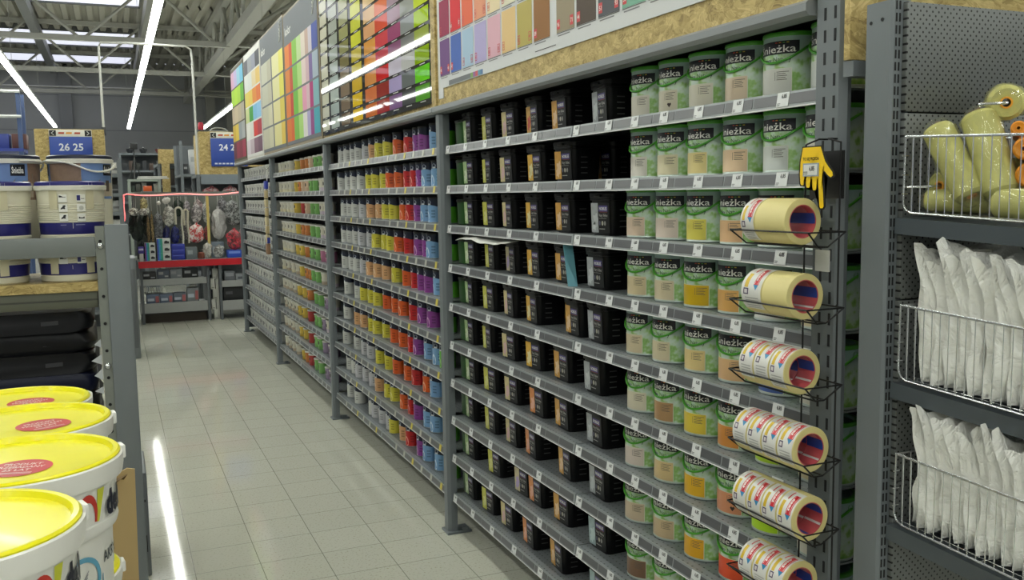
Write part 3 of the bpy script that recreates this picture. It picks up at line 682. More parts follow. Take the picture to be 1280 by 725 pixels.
SETS = [('a9c48c', 'dde4cc', 'pale green'), ('c4c24c', 'd8d68c', 'yellow-green'), ('cfc08c', 'd8b4b4', 'beige'), ('d8a838', 'e8dca8', 'golden'), ('cf9a44', 'e8c8a0', 'orange'), ('a2a6aa', 'c2c6c8', 'silver')]
TBM = [tub_body(a, b) for a, b, _ in SETS]; TBR = tub_body('d0a040', 'c84a38'); TBO = tub_body('d88a4c', 'e8b49c'); TBL = tub_body('c8bc98', 'b4a0cc'); TBG = tub_body('9cb0b4', 'c0d0d0')
for si, row in enumerate(TUB):
    for k, y in enumerate(row):
        m, w = TBM[k], SETS[k][2]
        if si == 0 and k == 3: m, w = TBR, 'red-flowered'
        if si in (6, 7, 9) and k == 3 or si == 8 and k == 3: m, w = TBO, 'apricot'
        if si == 3 and k == 2: m, w = TBL, 'lilac-flowered'
        if si in (8, 9) and k == 5: m, w = TBG, 'blue-grey'
        if si == 8 and k == 2: m, w = TBL, 'lilac-flowered'
        kit('paint_tub', [('body', m), ('lid', TUB_LID)], 'black paint tub with a %s strip, %s tub along the %s' % (w, ORD[k], LV(si)), 'paint tub',
            (1.668, y, ZS[si] - 0.002), radians(-90 + random.uniform(-5, 5)), 'black paint tubs in the nearest bay')
    # the row standing behind
    for k, y in enumerate(row + ([2.90] if len(row) == 5 else [])):
        kit('paint_tub', [('body', TBM[k]), ('lid', TUB_LID)], 'black paint tub in the back row behind tub column %s, %s' % (ORD[k], LV(si)), 'paint tub',
            (1.835, y + random.uniform(-0.02, 0.02), ZS[si] - 0.002), radians(-90 + random.uniform(-4, 4)), 'black paint tubs in the nearest bay')
# green tubs half hidden by the upright
def gtub():
    b = MB(); G1 = M('1f5216', 0.45)
    b.loft([rrect(w, w, 0.02, z) for w, z in ((0.10, 0), (0.112, 0.004), (0.118, 0.115))], G1)
    l = MB(); l.loft([rrect(w, w, 0.022, z) for w, z in ((0.119, 0.114), (0.124, 0.115), (0.124, 0.128), (0.118, 0.130))], M('1d2b18', 0.4)); return b.mesh('body'), l.mesh('lid')
GB, GL = gtub()
for si, z in enumerate(ZS):
    kit('paint_tub', [('body', GB), ('lid', GL)], 'plain green tub peeping out behind the upright at the left end of the %s' % LV(si), 'paint tub', (1.668, 4.372, z - 0.002), 0, 'green tubs behind the upright')
mb = MB(); mb.add([(1.560, 3.078, 0.0), (1.595, 3.068, 0.0), (1.595, 3.070, 0.0), (1.560, 3.080, 0.0)] + [(1.560, 3.118, 0.162), (1.595, 3.108, 0.162), (1.595, 3.110, 0.162), (1.560, 3.120, 0.162)],
       [(3, 2, 1, 0), (4, 5, 6, 7), (0, 1, 5, 4), (1, 2, 6, 5), (2, 3, 7, 6), (3, 0, 4, 7)], M('5f9aa8', 0.4))
tag(obj('divider_card', mb, None, (0, 0, ZS[3] - 0.002)), 'blue-green divider card standing between tubs on the fourth shelf', 'card')
# crumpled white leaflet lying across the tubs
mb = MB(); N = 14; V = []
for i in range(N + 1):
    for j in range(5):
        u = i / N; y = 4.22 - 0.60 * u; z = 1.543 + 0.0065 * j + 0.007 * sin(u * 7.5) + 0.009 * (1 - abs(2 * u - 1)) + 0.003 * sin(u * 21 + j); x = 1.526 + 0.028 * j + 0.006 * sin(u * 9)
        V.append((x, y, z))
mb.add(V, [(i * 5 + j, i * 5 + j + 1, (i + 1) * 5 + j + 1, (i + 1) * 5 + j) for i in range(N) for j in range(4)], M('d4d4ce', 0.5))
o = obj('leaflet', mb); tag(o, 'folded white paper leaflet lying on the tubs of the fourth shelf', 'leaflet'); sm = o.modifiers.new('thick', 'SOLIDIFY'); sm.thickness = 0.0015

# navy-topped tins ---------------------------------------------------
TR_, TH = 0.045, 0.142
NVY = M('17203a', 0.35); LID2 = M('15171c', 0.35)
def tin_top():
    b = MB(); b.lathe([(TR_ - 0.0005, 0.088), (TR_ - 0.0005, 0.132), (TR_, 0.133), (TR_ + 0.0015, 0.136), (TR_ + 0.0015, TH - 0.002), (TR_ - 0.001, TH), (TR_ - 0.006, TH), (TR_ - 0.008, TH - 0.005), (0, TH - 0.005)], NVY, 22,
            mats=[NVY, LID2, LID2, LID2, LID2, LID2, LID2, M('3a3d44', 0.3, 0.5)])
    pts = [cyl(TR_ + 0.0006, 0.30 * cos(t), 0.112 + 0.0115 * sin(t)) for t in [2 * pi * i / 18 for i in range(18)]]
    b.add(pts, [tuple(range(18))], M('8f97a8', 0.4))
    pts = [cyl(TR_ + 0.0010, 0.18 * cos(t), 0.114 + 0.007 * sin(t)) for t in [2 * pi * i / 14 for i in range(14)]]
    b.add(pts, [tuple(range(14))], NVY)
    curved(b, TR_ + 0.0009, -0.24, 0.24, 0.0985, 0.1045, M('d0d2d4', 0.4), 3)
    return b.mesh('label_top')
TINTOP = tin_top()
_tin = {}
LIGHTER = {'W': 'c9c9c4', 'L': 'c9c4d2', 'P': 'e4c8a8', 'Y': 'e4dc88', 'O': 'f0b08a', 'R': 'f0a090', 'U': 'd8a8d0', 'B': 'c8dcec', 'G': 'b8dc88'}
TINC = {'W': ('c6c7c3', 'white'), 'L': ('b9b9bd', 'greyish white'), 'P': ('d2a070', 'peach'), 'Y': ('ccc23c', 'yellow'), 'O': ('d85a1e', 'orange'), 'R': ('c01e22', 'red'), 'U': ('8a3c90', 'purple'), 'B': ('7aa4d0', 'light blue'), 'G': ('5cb030', 'green')}
def tin_body(c):
    if c in _tin: return _tin[c]
    b = MB(); m = M(TINC[c][0], 0.35)
    b.lathe([(0, 0.001), (TR_ - 0.003, 0.0), (TR_, 0.003), (TR_ - 0.0005, 0.005), (TR_ - 0.0005, 0.090)], m, 24, mats=[GALV, GALV, GALV, m])
    # wavy upper edge and pale oval of the label
    for k in range(16):
        a0 = -1.2 + 2.4 * k / 16; a1 = -1.2 + 2.4 * (k + 1) / 16; f = lambda a: 0.088 + 0.010 * cos(a * 1.3)
        b.quad(cyl(TR_ + 0.0002, a0, 0.08), cyl(TR_ + 0.0002, a1, 0.08), cyl(TR_ + 0.0002, a1, f(a1)), cyl(TR_ + 0.0002, a0, f(a0)), m)
    pts = [cyl(TR_ + 0.0004, -0.42 + 0.46 * cos(t), max(0.006, 0.028 + 0.036 * sin(t))) for t in [2 * pi * i / 26 for i in range(26)]]
    b.add(pts, [tuple(range(26))], M(LIGHTER[c], 0.4))
    for k in range(3): curved(b, TR_ + 0.0005, 0.35, 0.85, 0.03 + k * 0.016, 0.038 + k * 0.016, M(TINC[c][0], 0.4, g=0.55) if c != 'W' else M('9a9a98', 0.4), 2)
    _tin[c] = b.mesh('body'); return _tin[c]
def spread(row, gap, lo, hi):
    r = sorted(row, reverse=True); r[0] = min(r[0], hi)
    for i in range(1, len(r)): r[i] = min(r[i], r[i - 1] - gap)
    r[-1] = max(r[-1], lo)
    for i in range(len(r) - 2, -1, -1): r[i] = max(r[i], r[i + 1] + gap)
    return r
B2C = ['WWWWLPYYORUUBG', 'WWWWYYYOORRUBBG', 'WWWLPPYYORUBBG', 'WWWLLYYYORUUBG', 'WWWLPPPYORUUBG', 'WWYYYOOORUUG', 'WPPYYYOORUBBG', 'WWLLYYOOROB', 'WWLLLPYYORUBBG', 'WWWLLLYPRUBBG']
for si, row in enumerate(B2):
    for k, y in enumerate(spread(row, 0.1, 4.56, 7.03)):
        c = B2C[si][min(k, len(B2C[si]) - 1)]
        kit('paint_tin', [('body', tin_body(c)), ('label_top', TINTOP)], '%s navy-topped tin, %s from the far end, %s' % (TINC[c][1], ORD[k], LV(si)), 'paint tin',
            (1.632 + random.uniform(-0.006, 0.01), y, ZS[si] - 0.002), radians(-72 + random.uniform(-16, 16)), 'navy-topped paint tins')
# tester tubs --------------------------------------------------------
T3C = {'C': ('d8cfae', 'cream'), 'Y': ('ccae48', 'yellow'), 'O': ('bf763c', 'orange'), 'N': ('ccae94', 'pale salmon'), 'G': ('74a85c', 'green'), 'V': ('c4b6c4', 'lilac'), 'R': ('a83a38', 'red'), 'K': ('b0708e', 'pink'), 'E': ('b4a490', 'beige'), 'U': ('8a7a92', 'mauve')}
_t3 = {}
def tester(c):
    if c in _t3: return _t3[c]
    b = MB(); base = M('cdc8b8', 0.4) if c in 'CVE' else M(T3C[c][0], 0.4); band = M(T3C[c][0], 0.4)
    b.lathe([(0, 0.001), (0.045, 0.0), (0.047, 0.003), (0.048, 0.03), (0.050, 0.098)], base, 20, mats=[base, base, band, base])
    curved(b, 0.0502, -0.8, 0.5, 0.036, 0.086, M('d0ccbc', 0.4) if c in 'CVE' else M(T3C[c][0], 0.4, g=1.25), 6)
    pts = [cyl(0.0507, -0.1 + 0.22 * cos(t), 0.06 + 0.017 * sin(t)) for t in [2 * pi * i / 14 for i in range(14)]]; b.add(pts, [tuple(range(14))], M('4c4640', 0.5))
    _t3[c] = b.mesh('body'); return _t3[c]
l = MB(); l.lathe([(0.050, 0.092), (0.054, 0.093), (0.054, 0.104), (0.051, 0.107), (0.047, 0.106), (0.046, 0.103), (0, 0.103)], M('d2d0c8', 0.35), 20); T3L = l.mesh('lid')
B3C = ['CCCCYOONGGVV', 'CCCCYONNGGVV', 'CCCCYRNGGVV', 'CCCCYOOGGVV', 'CCCYYOGGKK', 'CECEYOOGGEV', 'EEEEYYOGGUV', 'EEEEYYRGGUV', 'EEEEYYRGGUU', 'EEEEYORGGUU']
for si, row in enumerate(B3):
    for k, y in enumerate(spread(row, 0.115, 7.27, 9.70)):
        c = B3C[si][min(k, len(B3C[si]) - 1)]
        kit('tester_tub', [('body', tester(c)), ('lid', T3L)], 'small %s tester tub, %s from the far end, %s' % (T3C[c][1], ORD[k], LV(si)), 'tester tub',
            (1.638, y, ZS[si] - 0.002), radians(-80 + random.uniform(-14, 14)), 'small tester tubs')
# far white tins: box-like tins in close rows ------------------------
def wtin():
    b = MB(); m = M('c4c4bd', 0.4)
    b.loft([rrect(w, w, 0.018, z) for w, z in ((0.17, 0), (0.176, 0.004), (0.18, 0.10))], m)
    for u0, u1, z0, z1, h in ((-0.05, 0.0, 0.03, 0.075, '5d5e5e'), (0.02, 0.06, 0.045, 0.07, '77787a'), (-0.06, 0.06, 0.012, 0.02, '8f8f8a')): b.quad((u0, -0.0905, z0), (u1, -0.0905, z0), (u1, -0.0905, z1), (u0, -0.0905, z1), M(h, 0.5))
    l = MB(); l.loft([rrect(w, w, 0.02, z) for w, z in ((0.181, 0.099), (0.186, 0.10), (0.186, 0.112), (0.18, 0.115), (0.172, 0.112))], M('d4d4cf', 0.35)); return b.mesh('body'), l.mesh('lid')
WB, WL = wtin()
for si, z in enumerate(ZS):
    for k in range(11):
        kit('white_tub', [('body', WB), ('lid', WL)], 'white tub in the farthest bay, %s from the far end, %s' % (ORD[k], LV(si)), 'paint tub',
            (1.672, 12.27 - k * 0.222 + random.uniform(-0.012, 0.012), z - 0.002), radians(-90 + random.uniform(-4, 4)), 'white tubs in the farthest bay')

# ------------------------------------------------------------------ tape rolls in their wire rack
def arc2(r, y, a): return (r * -cos(a), y, r * sin(a))       # a=0 points to the aisle (-X), a=90deg up
TAPE_C = M('dacd8e', 0.5, var=0.03); COREI = M('c8585c', 0.5)
def roll_mesh(L, label):
    ro, ri = 0.053, 0.0385; n = 40
    r = MB(); T = Matrix.Rotation(pi / 2, 4, 'X')
    r.lathe([(ri, -L), (ro - 0.001, -L), (ro, -L + 0.001), (ro, -0.001), (ro - 0.001, 0.0), (ri, 0.0)], TAPE_C, n, Matrix.Rotation(-pi / 2, 4, 'X') @ Matrix.Translation((0, 0, L)))
    c = MB(); c.lathe([(ri, 0.0), (ri - 0.002, 0.0), (ri - 0.002, L), (ri, L)], COREI, n, Matrix.Rotation(-pi / 2, 4, 'X'))
    for a0, a1, h in ((0.3, 0.9, '2c4aa0'), (1.25, 1.4, 'd8d4d0'), (2.6, 3.3, '2c4aa0'), (3.9, 4.05, 'd8d4d0'), (5.0, 5.5, '2c4aa0')):
        for k in range(4):
            b0, b1 = a0 + (a1 - a0) * k / 4, a0 + (a1 - a0) * (k + 1) / 4
            c.quad(arc2(ri - .0024, 0.0006, b0), arc2(ri - .0024, 0.0006, b1), arc2(ri - .0024, L - .0006, b1), arc2(ri - .0024, L - .0006, b0), M(h, 0.5))
    for k in range(9):
        a = 2.0 + k * 0.065; c.quad(arc2(ri - .0026, L * 0.2, a), arc2(ri - .0026, L * 0.2, a + 0.02), arc2(ri - .0026, L * 0.8, a + 0.02), arc2(ri - .0026, L * 0.8, a), M('e0b8b4', 0.5))
    l = None
    if label:
        l = MB(); R = ro + 0.0004; la0, la1 = radians(-38), radians(100)
        def pch(a0, a1, y0, y1, m, o=0.0):
            q = max(2, int((a1 - a0) / 0.12))
            for k in range(q):
                b0, b1 = a0 + (a1 - a0) * k / q, a0 + (a1 - a0) * (k + 1) / q
                l.quad(arc2(R + o, y0, b0), arc2(R + o, y1, b0), arc2(R + o, y1, b1), arc2(R + o, y0, b1), m)
        pch(la0, la1, 0.002, L - 0.002, M('dad9d6', 0.3))
        yb = L * 0.30 if L > 0.03 else L * 0.3; yw = min(0.017, L * 0.4)
        pch(radians(30), radians(86), yb - yw * 0.55, yb + yw * 0.45, M('c8202c', 0.35), 0.0004)
        pch(radians(32), radians(84), yb - yw * 0.42, yb - yw * 0.36, M('e8dcdc', 0.35), 0.0006); pch(radians(32), radians(84), yb + yw * 0.26, yb + yw * 0.32, M('e8dcdc', 0.35), 0.0006)
        add_text(l, 'tesa', 0.032, yw * 0.42, lambda u, v: arc2(R + 0.0009, yb + yw * 0.18 - v, radians(40) + u / R), M('efe8e6', 0.4), 0.03)
        l.add([arc2(R + .0006, yb - yw * 0.5, radians(30)), arc2(R + .0006, yb + yw * 0.5, radians(30)), arc2(R + .0006, yb - yw * 0.1, radians(16))], [(0, 1, 2)], M('2f86b8', 0.4))
        if L > 0.035:
            pch(radians(22), radians(62), L * 0.66, L * 0.84, M('d2b028', 0.35), 0.0004)
            pch(radians(4), radians(20), L * 0.62, L * 0.86, M('4a3a58', 0.4), 0.0004); pch(radians(7), radians(17), L * 0.67, L * 0.81, M('d4cfd0', 0.4), 0.0006)
            pch(radians(68), radians(96), L * 0.62, L * 0.68, M('c8202c', 0.4), 0.0004)
        for k in range(5): pch(radians(-34 + k * 7), radians(-31 + k * 7), L * 0.15, L * 0.8, M('a9a9a8', 0.5), 0.0004)
        l = l.mesh('paper_label')
    return r.mesh('tape'), c.mesh('core'), l
_rl = {}
def roll(y, z, L, label, text, rot=0.0):
    if (L, label) not in _rl: _rl[(L, label)] = roll_mesh(L, label)
    a, b, l = _rl[(L, label)]
    t = thing('tape_roll', text, 'tape', (1.434, y, z), 0, 'masking tape rolls in the wire rack'); t.rotation_euler = (0, rot, 0)
    obj('tape', a, t); obj('core', b, t)
    if l: obj('paper_label', l, t)
HOLD = []
def rack_level(y0, z, spec, lev):
    HOLD.append((y0, z)); y = y0
    for k, (L, lab, rot) in enumerate(spec):
        pos = 'front' if k == 0 else ('rear' if k == len(spec) - 1 else ORD[k] + ' from the front')
        what = 'wide unlabelled' if not lab and L > .1 else ('unlabelled' if not lab else 'labelled')
        roll(y, z, L, lab, '%s masking tape roll, %s, in the %s cradle' % (what, pos if len(spec) > 1 else 'alone', lev), rot); y += L + 0.0015
rack_level(1.652, 1.694, [(0.105, False, 0), (0.052, True, -0.35)], 'top')
rack_level(1.640, 1.524, [(0.088, False, 0), (0.075, True, -0.15)], 'second')
rack_level(1.645, 1.349, [(0.054, True, -0.1), (0.054, True, 0.15), (0.054, True, 0.05)], 'third')
rack_level(1.612, 1.174, [(0.054, True, 0.0), (0.054, True, -0.05), (0.054, True, 0.0), (0.054, True, 0.1)], 'fourth')
rack_level(1.610, 1.012, [(0.054, True, -0.3), (0.054, True, -0.25), (0.054, True, -0.3), (0.054, True, -0.2)], 'fifth')
rack_level(1.640, 0.845, [(0.054, True, 0.1), (0.054, True, 0.0), (0.054, True, -0.1)], 'lowest')
t = thing('wire_tape_rack', 'black wire rack of six cradles hooked on the nearest upright', 'rack', (0, 0, 0))
mb = MB()
for y in (1.60, 1.712): mb.tube([(1.492, y, 0.55), (1.492, y, 1.87)], 0.0022, WIRE, 6)
mb.tube([(1.492, 1.60, 1.87), (1.492, 1.64, 1.88), (1.518, 1.64, 1.88)], 0.0022, WIRE); mb.tube([(1.492, 1.712, 1.87), (1.492, 1.67, 1.88), (1.518, 1.67, 1.88)], 0.0022, WIRE)
obj('upright_wires', mb, t)
for y0, z in HOLD:
    mb = MB(); ya, yb = 1.575, 1.85; zu = z - 0.022; zl = z - 0.0555; xf = 1.434 - 0.0515; xb = 1.434 + 0.0530
    mb.tube([(xf, ya, zu), (xf, yb, zu), (xb, yb, zu), (xb, ya, zu)], 0.0021, WIRE, 6, closed=True)
    for x in (1.422, 1.448): mb.tube([(xf if x < 1.434 else xb, ya, zu), (x, ya + 0.012, zl), (x, yb - 0.012, zl), (xf if x < 1.434 else xb, yb, zu)], 0.0021, WIRE, 6)
    mb.tube([(1.422, ya + 0.012, zl), (1.448, ya + 0.012, zl)], 0.0021, WIRE)
    mb.tube([(xb, 1.60, zu), (1.492, 1.60, zu + 0.004)], 0.0021, WIRE); mb.tube([(xb, 1.712, zu), (1.492, 1.712, zu + 0.004)], 0.0021, WIRE)
    obj('cradle', mb, t)
mb = MB(); mb.box(1.494, 1.4985, 1.594, 1.700, 1.745, 1.852, M('1b1b1c', 0.5)); obj('back_plate', mb, t)
# yellow hand sign
t = thing('hand_sign', 'yellow cardboard hand with a black outline pointing down at the tape', 'sign', (0, 0, 0))
# outline in crop units (x right, y down), then mapped on a plane facing the aisle
HND = [(383, 72), (500, 72), (530, 165), (552, 200), (577, 234), (581, 258), (566, 270), (548, 258), (530, 236), (517, 222), (515, 262), (520, 340), (527, 448), (520, 462), (502, 462), (496, 448), (489, 345), (486, 276), (480, 276), (478, 338), (472, 348), (456, 348), (450, 338), (448, 274), (440, 274), (436, 324), (430, 332), (414, 332), (408, 322), (406, 266), (399, 266), (396, 306), (390, 316), (374, 314), (368, 302), (364, 240), (368, 160)]
HND_OLD = [(383, 72), (500, 72), (530, 165), (548, 198), (576, 232), (580, 262), (560, 268), (530, 250), (522, 246), (520, 330), (526, 452), (518, 462), (498, 460), (488, 345), (482, 340), (474, 348), (456, 344), (452, 318), (440, 318), (432, 332), (414, 330), (408, 296), (398, 292), (392, 316), (372, 312), (364, 260), (368, 160)]
def hp(x, y, o): return (1.462 - o, 1.6955 - (x - 364) * (0.108 / 216), 1.862 - (y - 72) * (0.139 / 390))
def grow(P, d):
    cx = sum(p[0] for p in P) / len(P); out = []
    n = len(P)
    for i in range(n):
        a, b, c = Vector(P[i - 1]), Vector(P[i]), Vector(P[(i + 1) % n])
        d1 = (b - a).normalized(); d2 = (c - b).normalized(); nn = Vector((d1.y, -d1.x)) + Vector((d2.y, -d2.x))
        nn = nn.normalized() if nn.length > 1e-6 else Vector((d1.y, -d1.x)); out.append((b.x + nn.x * d, b.y + nn.y * d))
    return out
def poly(mb, P, o0, o1, m):
    V = [hp(x, y, o0) for x, y in P] + [hp(x, y, o1) for x, y in P]; n = len(P)
    bm = bmesh.new(); vs = [bm.verts.new(v) for v in V]
    for k in range(2):
        f = bm.faces.new(vs[k * n:(k + 1) * n] if k else vs[:n][::-1]); bmesh.ops.triangulate(bm, faces=[f], ngon_method='EAR_CLIP')
    for i in range(n): bm.faces.new((vs[i], vs[(i + 1) % n], vs[n + (i + 1) % n], vs[n + i]))
    bm.verts.index_update(); mb.add([v.co[:] for v in bm.verts], [[v.index for v in f.verts] for f in bm.faces], m); bm.free()
mb = MB(); poly(mb, grow(HND, 7), 0.0, 0.0018, M('17150f', 0.5)); poly(mb, grow(HND, -3), 0.0018, 0.0026, M('f2c80c', 0.45, var=0.02))
add_text(mb, 'TO SIĘ PRZYDA', 0.052, 0.007, lambda u, v: (1.462 - 0.0030, 1.684 - u, 1.832 + v), M('2a230a', 0.5), 0.02); obj('card', mb, t)
mb = MB(); a = hp(392, 175, 0.003); b = hp(492, 258, 0.003)
mb.box(1.457, 1.4592, b[1], a[1], b[2], a[2], M('9aa6b4', 0.3)); mb.quad((1.4565, a[1] - .003, a[2] - .003), (1.4565, a[1] - .003, b[2] + .003), (1.4565, b[1] + .003, b[2] + .003), (1.4565, b[1] + .003, a[2] - .003), M('dcdcda', 0.4))
add_text(mb, '6,85', 0.017, 0.010, lambda u, v: (1.4560, 1.660 - u, b[2] + 0.013 + v), INK, 0.03)
for k in range(2): mb.quad((1.4560, 1.679, b[2] + .005 + k * .004), (1.4560, 1.665, b[2] + .005 + k * .004), (1.4560, 1.665, b[2] + .007 + k * .004), (1.4560, 1.679, b[2] + .007 + k * .004), M('6a6a6c', 0.5))
obj('price_card', mb, t)
mb = MB(); mb.box(1.459, 1.494, 1.64, 1.655, 1.80, 1.81, M('1b1b1c', 0.5)); obj('bracket', mb, t)
mb = MB(); mb.box(1.5145, 1.5185, 1.655, 1.70, 1.575, 1.625, M('cfcfca', 0.3)); tag(obj('plastic_tag_holder', mb), 'clear white plastic tag holder on the upright between the top two cradles', 'tag')
# chipboard end board above the last cans
t = thing('end_board', 'chipboard board at the near end of the run, above the grey end cap', 'board')
mb = MB(); mb.box(1.497, 2.5, 1.585, 1.603, 2.048, 3.4, OSB); obj('chipboard_panel', mb, t)
mb = MB(); mb.box(1.503, 2.5, 1.580, 1.61, 2.012, 2.046, GREY); obj('rail', mb, t)

# ------------------------------------------------------------------ end cap on the right: pegboard and baskets
t = stand = thing('pegboard_stand', 'tall grey pegboard end cap with double-slotted uprights on the right', 'display stand')
mb = MB()
mb.loft([[(1.500, 1.475, z), (1.500, 1.5405, z), (1.55, 1.5405, z), (1.55, 1.47, z), (1.528, 1.47, z), (1.506, 1.47, z)] for z in (0.0, 2.155)], GREY)
z = 0.06; sm_ = M('131417', 0.7)
while z < 2.14:
    for x in (1.5115, 1.5205): mb.box(x - 0.0021, x + 0.0021, 1.4692, 1.474, z, z + 0.0175, sm_)
    z += 0.025
for y, zz in ((1.528, 2.115), (1.497, 2.118)): mb.lathe([(0, 0.0006), (0.004, 0.0006), (0.004, -0.002)], sm_, 10, Matrix.Translation((1.4998, y, zz)) @ Matrix.Rotation(-pi / 2, 4, 'Y'))
obj('column', mb, t)
for i, (z0, z1, w) in enumerate(((1.9255, 2.150, 'topmost'), (1.530, 1.9225, 'upper-middle, behind the roller basket'), (1.130, 1.527, 'middle, behind the upper bags'), (0.55, 1.127, 'lower, behind the lower bags'))):
    mb = MB(); mb.box(1.530, 2.44, 1.458, 1.474, z0, z1, PEG, bev=0.002); obj('pegboard_panel', mb, stand)
mb = MB(); mb.box(2.44, 2.50, 1.46, 1.54, 0.0, 2.155, GREY, bev=0.004); obj('column', mb, stand)
mb = MB(); mb.box(1.51, 2.44, 0.98, 1.47, 0.0, 0.14, GREY, bev=0.004); obj('base', mb, stand)
BASK = [(1.715, 1.872, 'top wire basket of the end cap, full of yellow paint roller sleeves'), (1.362, 1.520, 'middle wire basket of the end cap, packed with clear plastic bags'), (1.047, 1.199, 'lowest wire basket of the end cap, packed with clear plastic bags')]
TRAY = M('596066', 0.28, 0.5, var=0.1, scale=4)
for i, (zb, zt, lab) in enumerate(BASK):
    x0, x1, y0, y1 = 1.515, 2.40, 1.03, 1.440; tilt = -0.045
    Z = lambda z, y: z + (y - y1) * -tilt
    t = thing('wire_basket', lab, 'basket', (0, 0, 0), 0, 'chrome wire baskets of the end cap')
    mb = MB()
    mb.tube([(x0, y1, Z(zt, y1)), (x1, y1, Z(zt, y1)), (x1, y0, Z(zt, y0)), (x0, y0, Z(zt, y0))], 0.0027, CHROME, 8, closed=True)
    for x in (x0, x1):
        mb.tube([(x, y1, Z(zt, y1)), (x, y1 + .002, Z(zb + .02, y1)), (x, y1 - .006, Z(zb + .006, y1)), (x, y1 - .02, Z(zb, y1)), (x, y0 + .02, Z(zb, y0)), (x, y0, Z(zb + .02, y0)), (x, y0, Z(zt, y0))], 0.0022, CHROME, 8)
    obj('rim', mb, t)
    mb = MB(); mb2 = MB(); k = y0 + 0.02
    while k < y1 - 0.01:
        mb.tube([(x0, k, Z(zt, k)), (x0, k, Z(zb, k))], 0.0011, CHROME, 5); mb2.tube([(x1, k, Z(zt, k)), (x1, k, Z(zb, k))], 0.0011, CHROME, 5)
        k += 0.0205
    obj('side_wires', mb, t); obj('side_wires', mb2, t)
    mb = MB(); k = x0 + 0.02
    while k < x1:
        mb.tube([(k, y0, Z(zt, y0)), (k, y0, Z(zb, y0)), (k, y1, Z(zb, y1)), (k, y1, Z(zt, y1))], 0.0011, CHROME, 4); k += 0.022
    for yy in (y0 + .1, y0 + .2, y0 + .3): mb.tube([(x0, yy, Z(zb, yy) - .002), (x1, yy, Z(zb, yy) - .002)], 0.0016, CHROME, 5)
    for zz in (0.35, 0.7): mb.tube([(x0, y0, Z(zb + (zt - zb) * zz, y0)), (x1, y0, Z(zb + (zt - zb) * zz, y0))], 0.0016, CHROME, 5)
    for zz in (0.25, 0.5, 0.75):
        mb.tube([(x0 + .012, y1 + .002, Z(zb + (zt - zb) * zz, y1)), (x0 - .006, y1 + .001, Z(zb + (zt - zb) * zz, y1))], 0.0016, CHROME, 5)
    obj('front_and_base_wires', mb, t)
    mb = MB()
    mb.loft([[(x, y, z) for x, z in ((1.515, -0.008), (1.515, -0.042), (1.519, -0.042), (1.519, -0.011), (2.40, -0.011), (2.40, -0.008))] for y in (0.0, 0.45)], TRAY)
    mb.box(1.515, 2.40, -0.002, 0.0, -0.042, -0.008, TRAY)
    o = obj('steel_tray', mb, None, (0, 1.012, Z(zb, 1.012) - 0.0035)); o.rotation_euler = (math.atan(-tilt), 0, 0)
    tag(o, ('steel tray shelf carrying the roller basket', 'steel tray shelf carrying the middle bag basket', 'steel tray shelf carrying the lowest bag basket')[i], 'tray', 'steel trays of the end cap')

# roller sleeves in clear film
FOAM = M('c0bd72', 0.75, var=0.12, scale=60, coat=0.35); ORNG = M('d8891c', 0.5, var=0.1, scale=40); CORE = M('e8a030', 0.4)
FILM = M('e6e8cc', 0.12, trans=0.85, alpha=0.34, coat=1.0, var=0.02)
def sleeve(A, B, r, name, lab, body=None, handle=False, film=True):
    A, B = Vector(A), Vector(B); d = B - A; L = d.length; q = d.to_track_quat('Z', 'Y').to_matrix().to_4x4(); T = q
    t = thing(name, lab, 'paint roller', A, 0, 'paint roller sleeves in the top basket')
    m = body or FOAM; mb = MB(); prof = [(r * 0.34, 0.002), (r * 0.8, 0.0), (r, r * 0.22), (r * 1.02, L * 0.3), (r * 0.99, L * 0.55), (r * 1.02, L * 0.8), (r, L - r * 0.22), (r * 0.8, L), (r * 0.34, L - 0.002)]
    mb.lathe(prof, m, 24, T); obj('foam', mb, t)
    mb = MB(); mb.lathe([(r * 0.34, -0.001), (r * 0.34, L + 0.001), (r * 0.24, L + 0.001), (r * 0.24, -0.001), (r * 0.34, -0.001)], CORE, 14, T); obj('core', mb, t)
    if film:
        mb = MB(); n = 22; loops = []
        for i in range(9):
            z = -0.012 + (L + 0.03) * i / 8; e = 0.55 if i in (0, 8) else 1.0
            loops.append([tuple(T @ Vector(((r * 1.07 * e + 0.0028 * sin(5 * a + i * 1.7) + 0.0016 * sin(9 * a - i)) * cos(a), (r * 1.07 * e + 0.0028 * sin(5 * a + i * 1.7) + 0.0016 * sin(9 * a - i)) * sin(a), z))) for a in [2 * pi * k / n for k in range(n)]])
        mb.loft(loops, FILM, False, False); obj('wrapper', mb, t)
    if handle:
        mb = MB(); mb.tube([tuple(T @ Vector(p)) for p in ((0, 0, 0.02), (0, 0, -0.02), (0.012, 0, -0.035), (0.05, 0, -0.045))], 0.003, CHROME, 8); obj('wire_handle', mb, t)
    return t
sleeve((1.556, 1.400, 1.889), (1.570, 1.320, 1.748), 0.0300, 'roller_sleeve', 'yellow roller sleeve leaning at the left of the top basket')
sleeve((1.600, 1.338, 1.912), (1.598, 1.275, 1.752), 0.0340, 'roller_sleeve', 'long yellow roller sleeve standing upright in the middle of the basket')
sleeve((1.618, 1.290, 1.930), (1.740, 1.395, 1.945), 0.0345, 'roller_sleeve', 'yellow roller lying on top with its end and wire handle showing', None, True)
sleeve((1.604, 1.250, 1.878), (1.735, 1.35, 1.872), 0.0140, 'roller_sleeve', 'thin orange roller tube with an open end below the topmost roller', ORNG, False, False)
sleeve((1.600, 1.232, 1.838), (1.745, 1.33, 1.834), 0.0210, 'roller_sleeve', 'golden roller sleeve stacked below the thin orange tube', ORNG, False, True)
sleeve((1.605, 1.225, 1.788), (1.76, 1.32, 1.790), 0.0240, 'roller_sleeve', 'dark golden roller sleeve under the stacked golden one', ORNG, False, True)
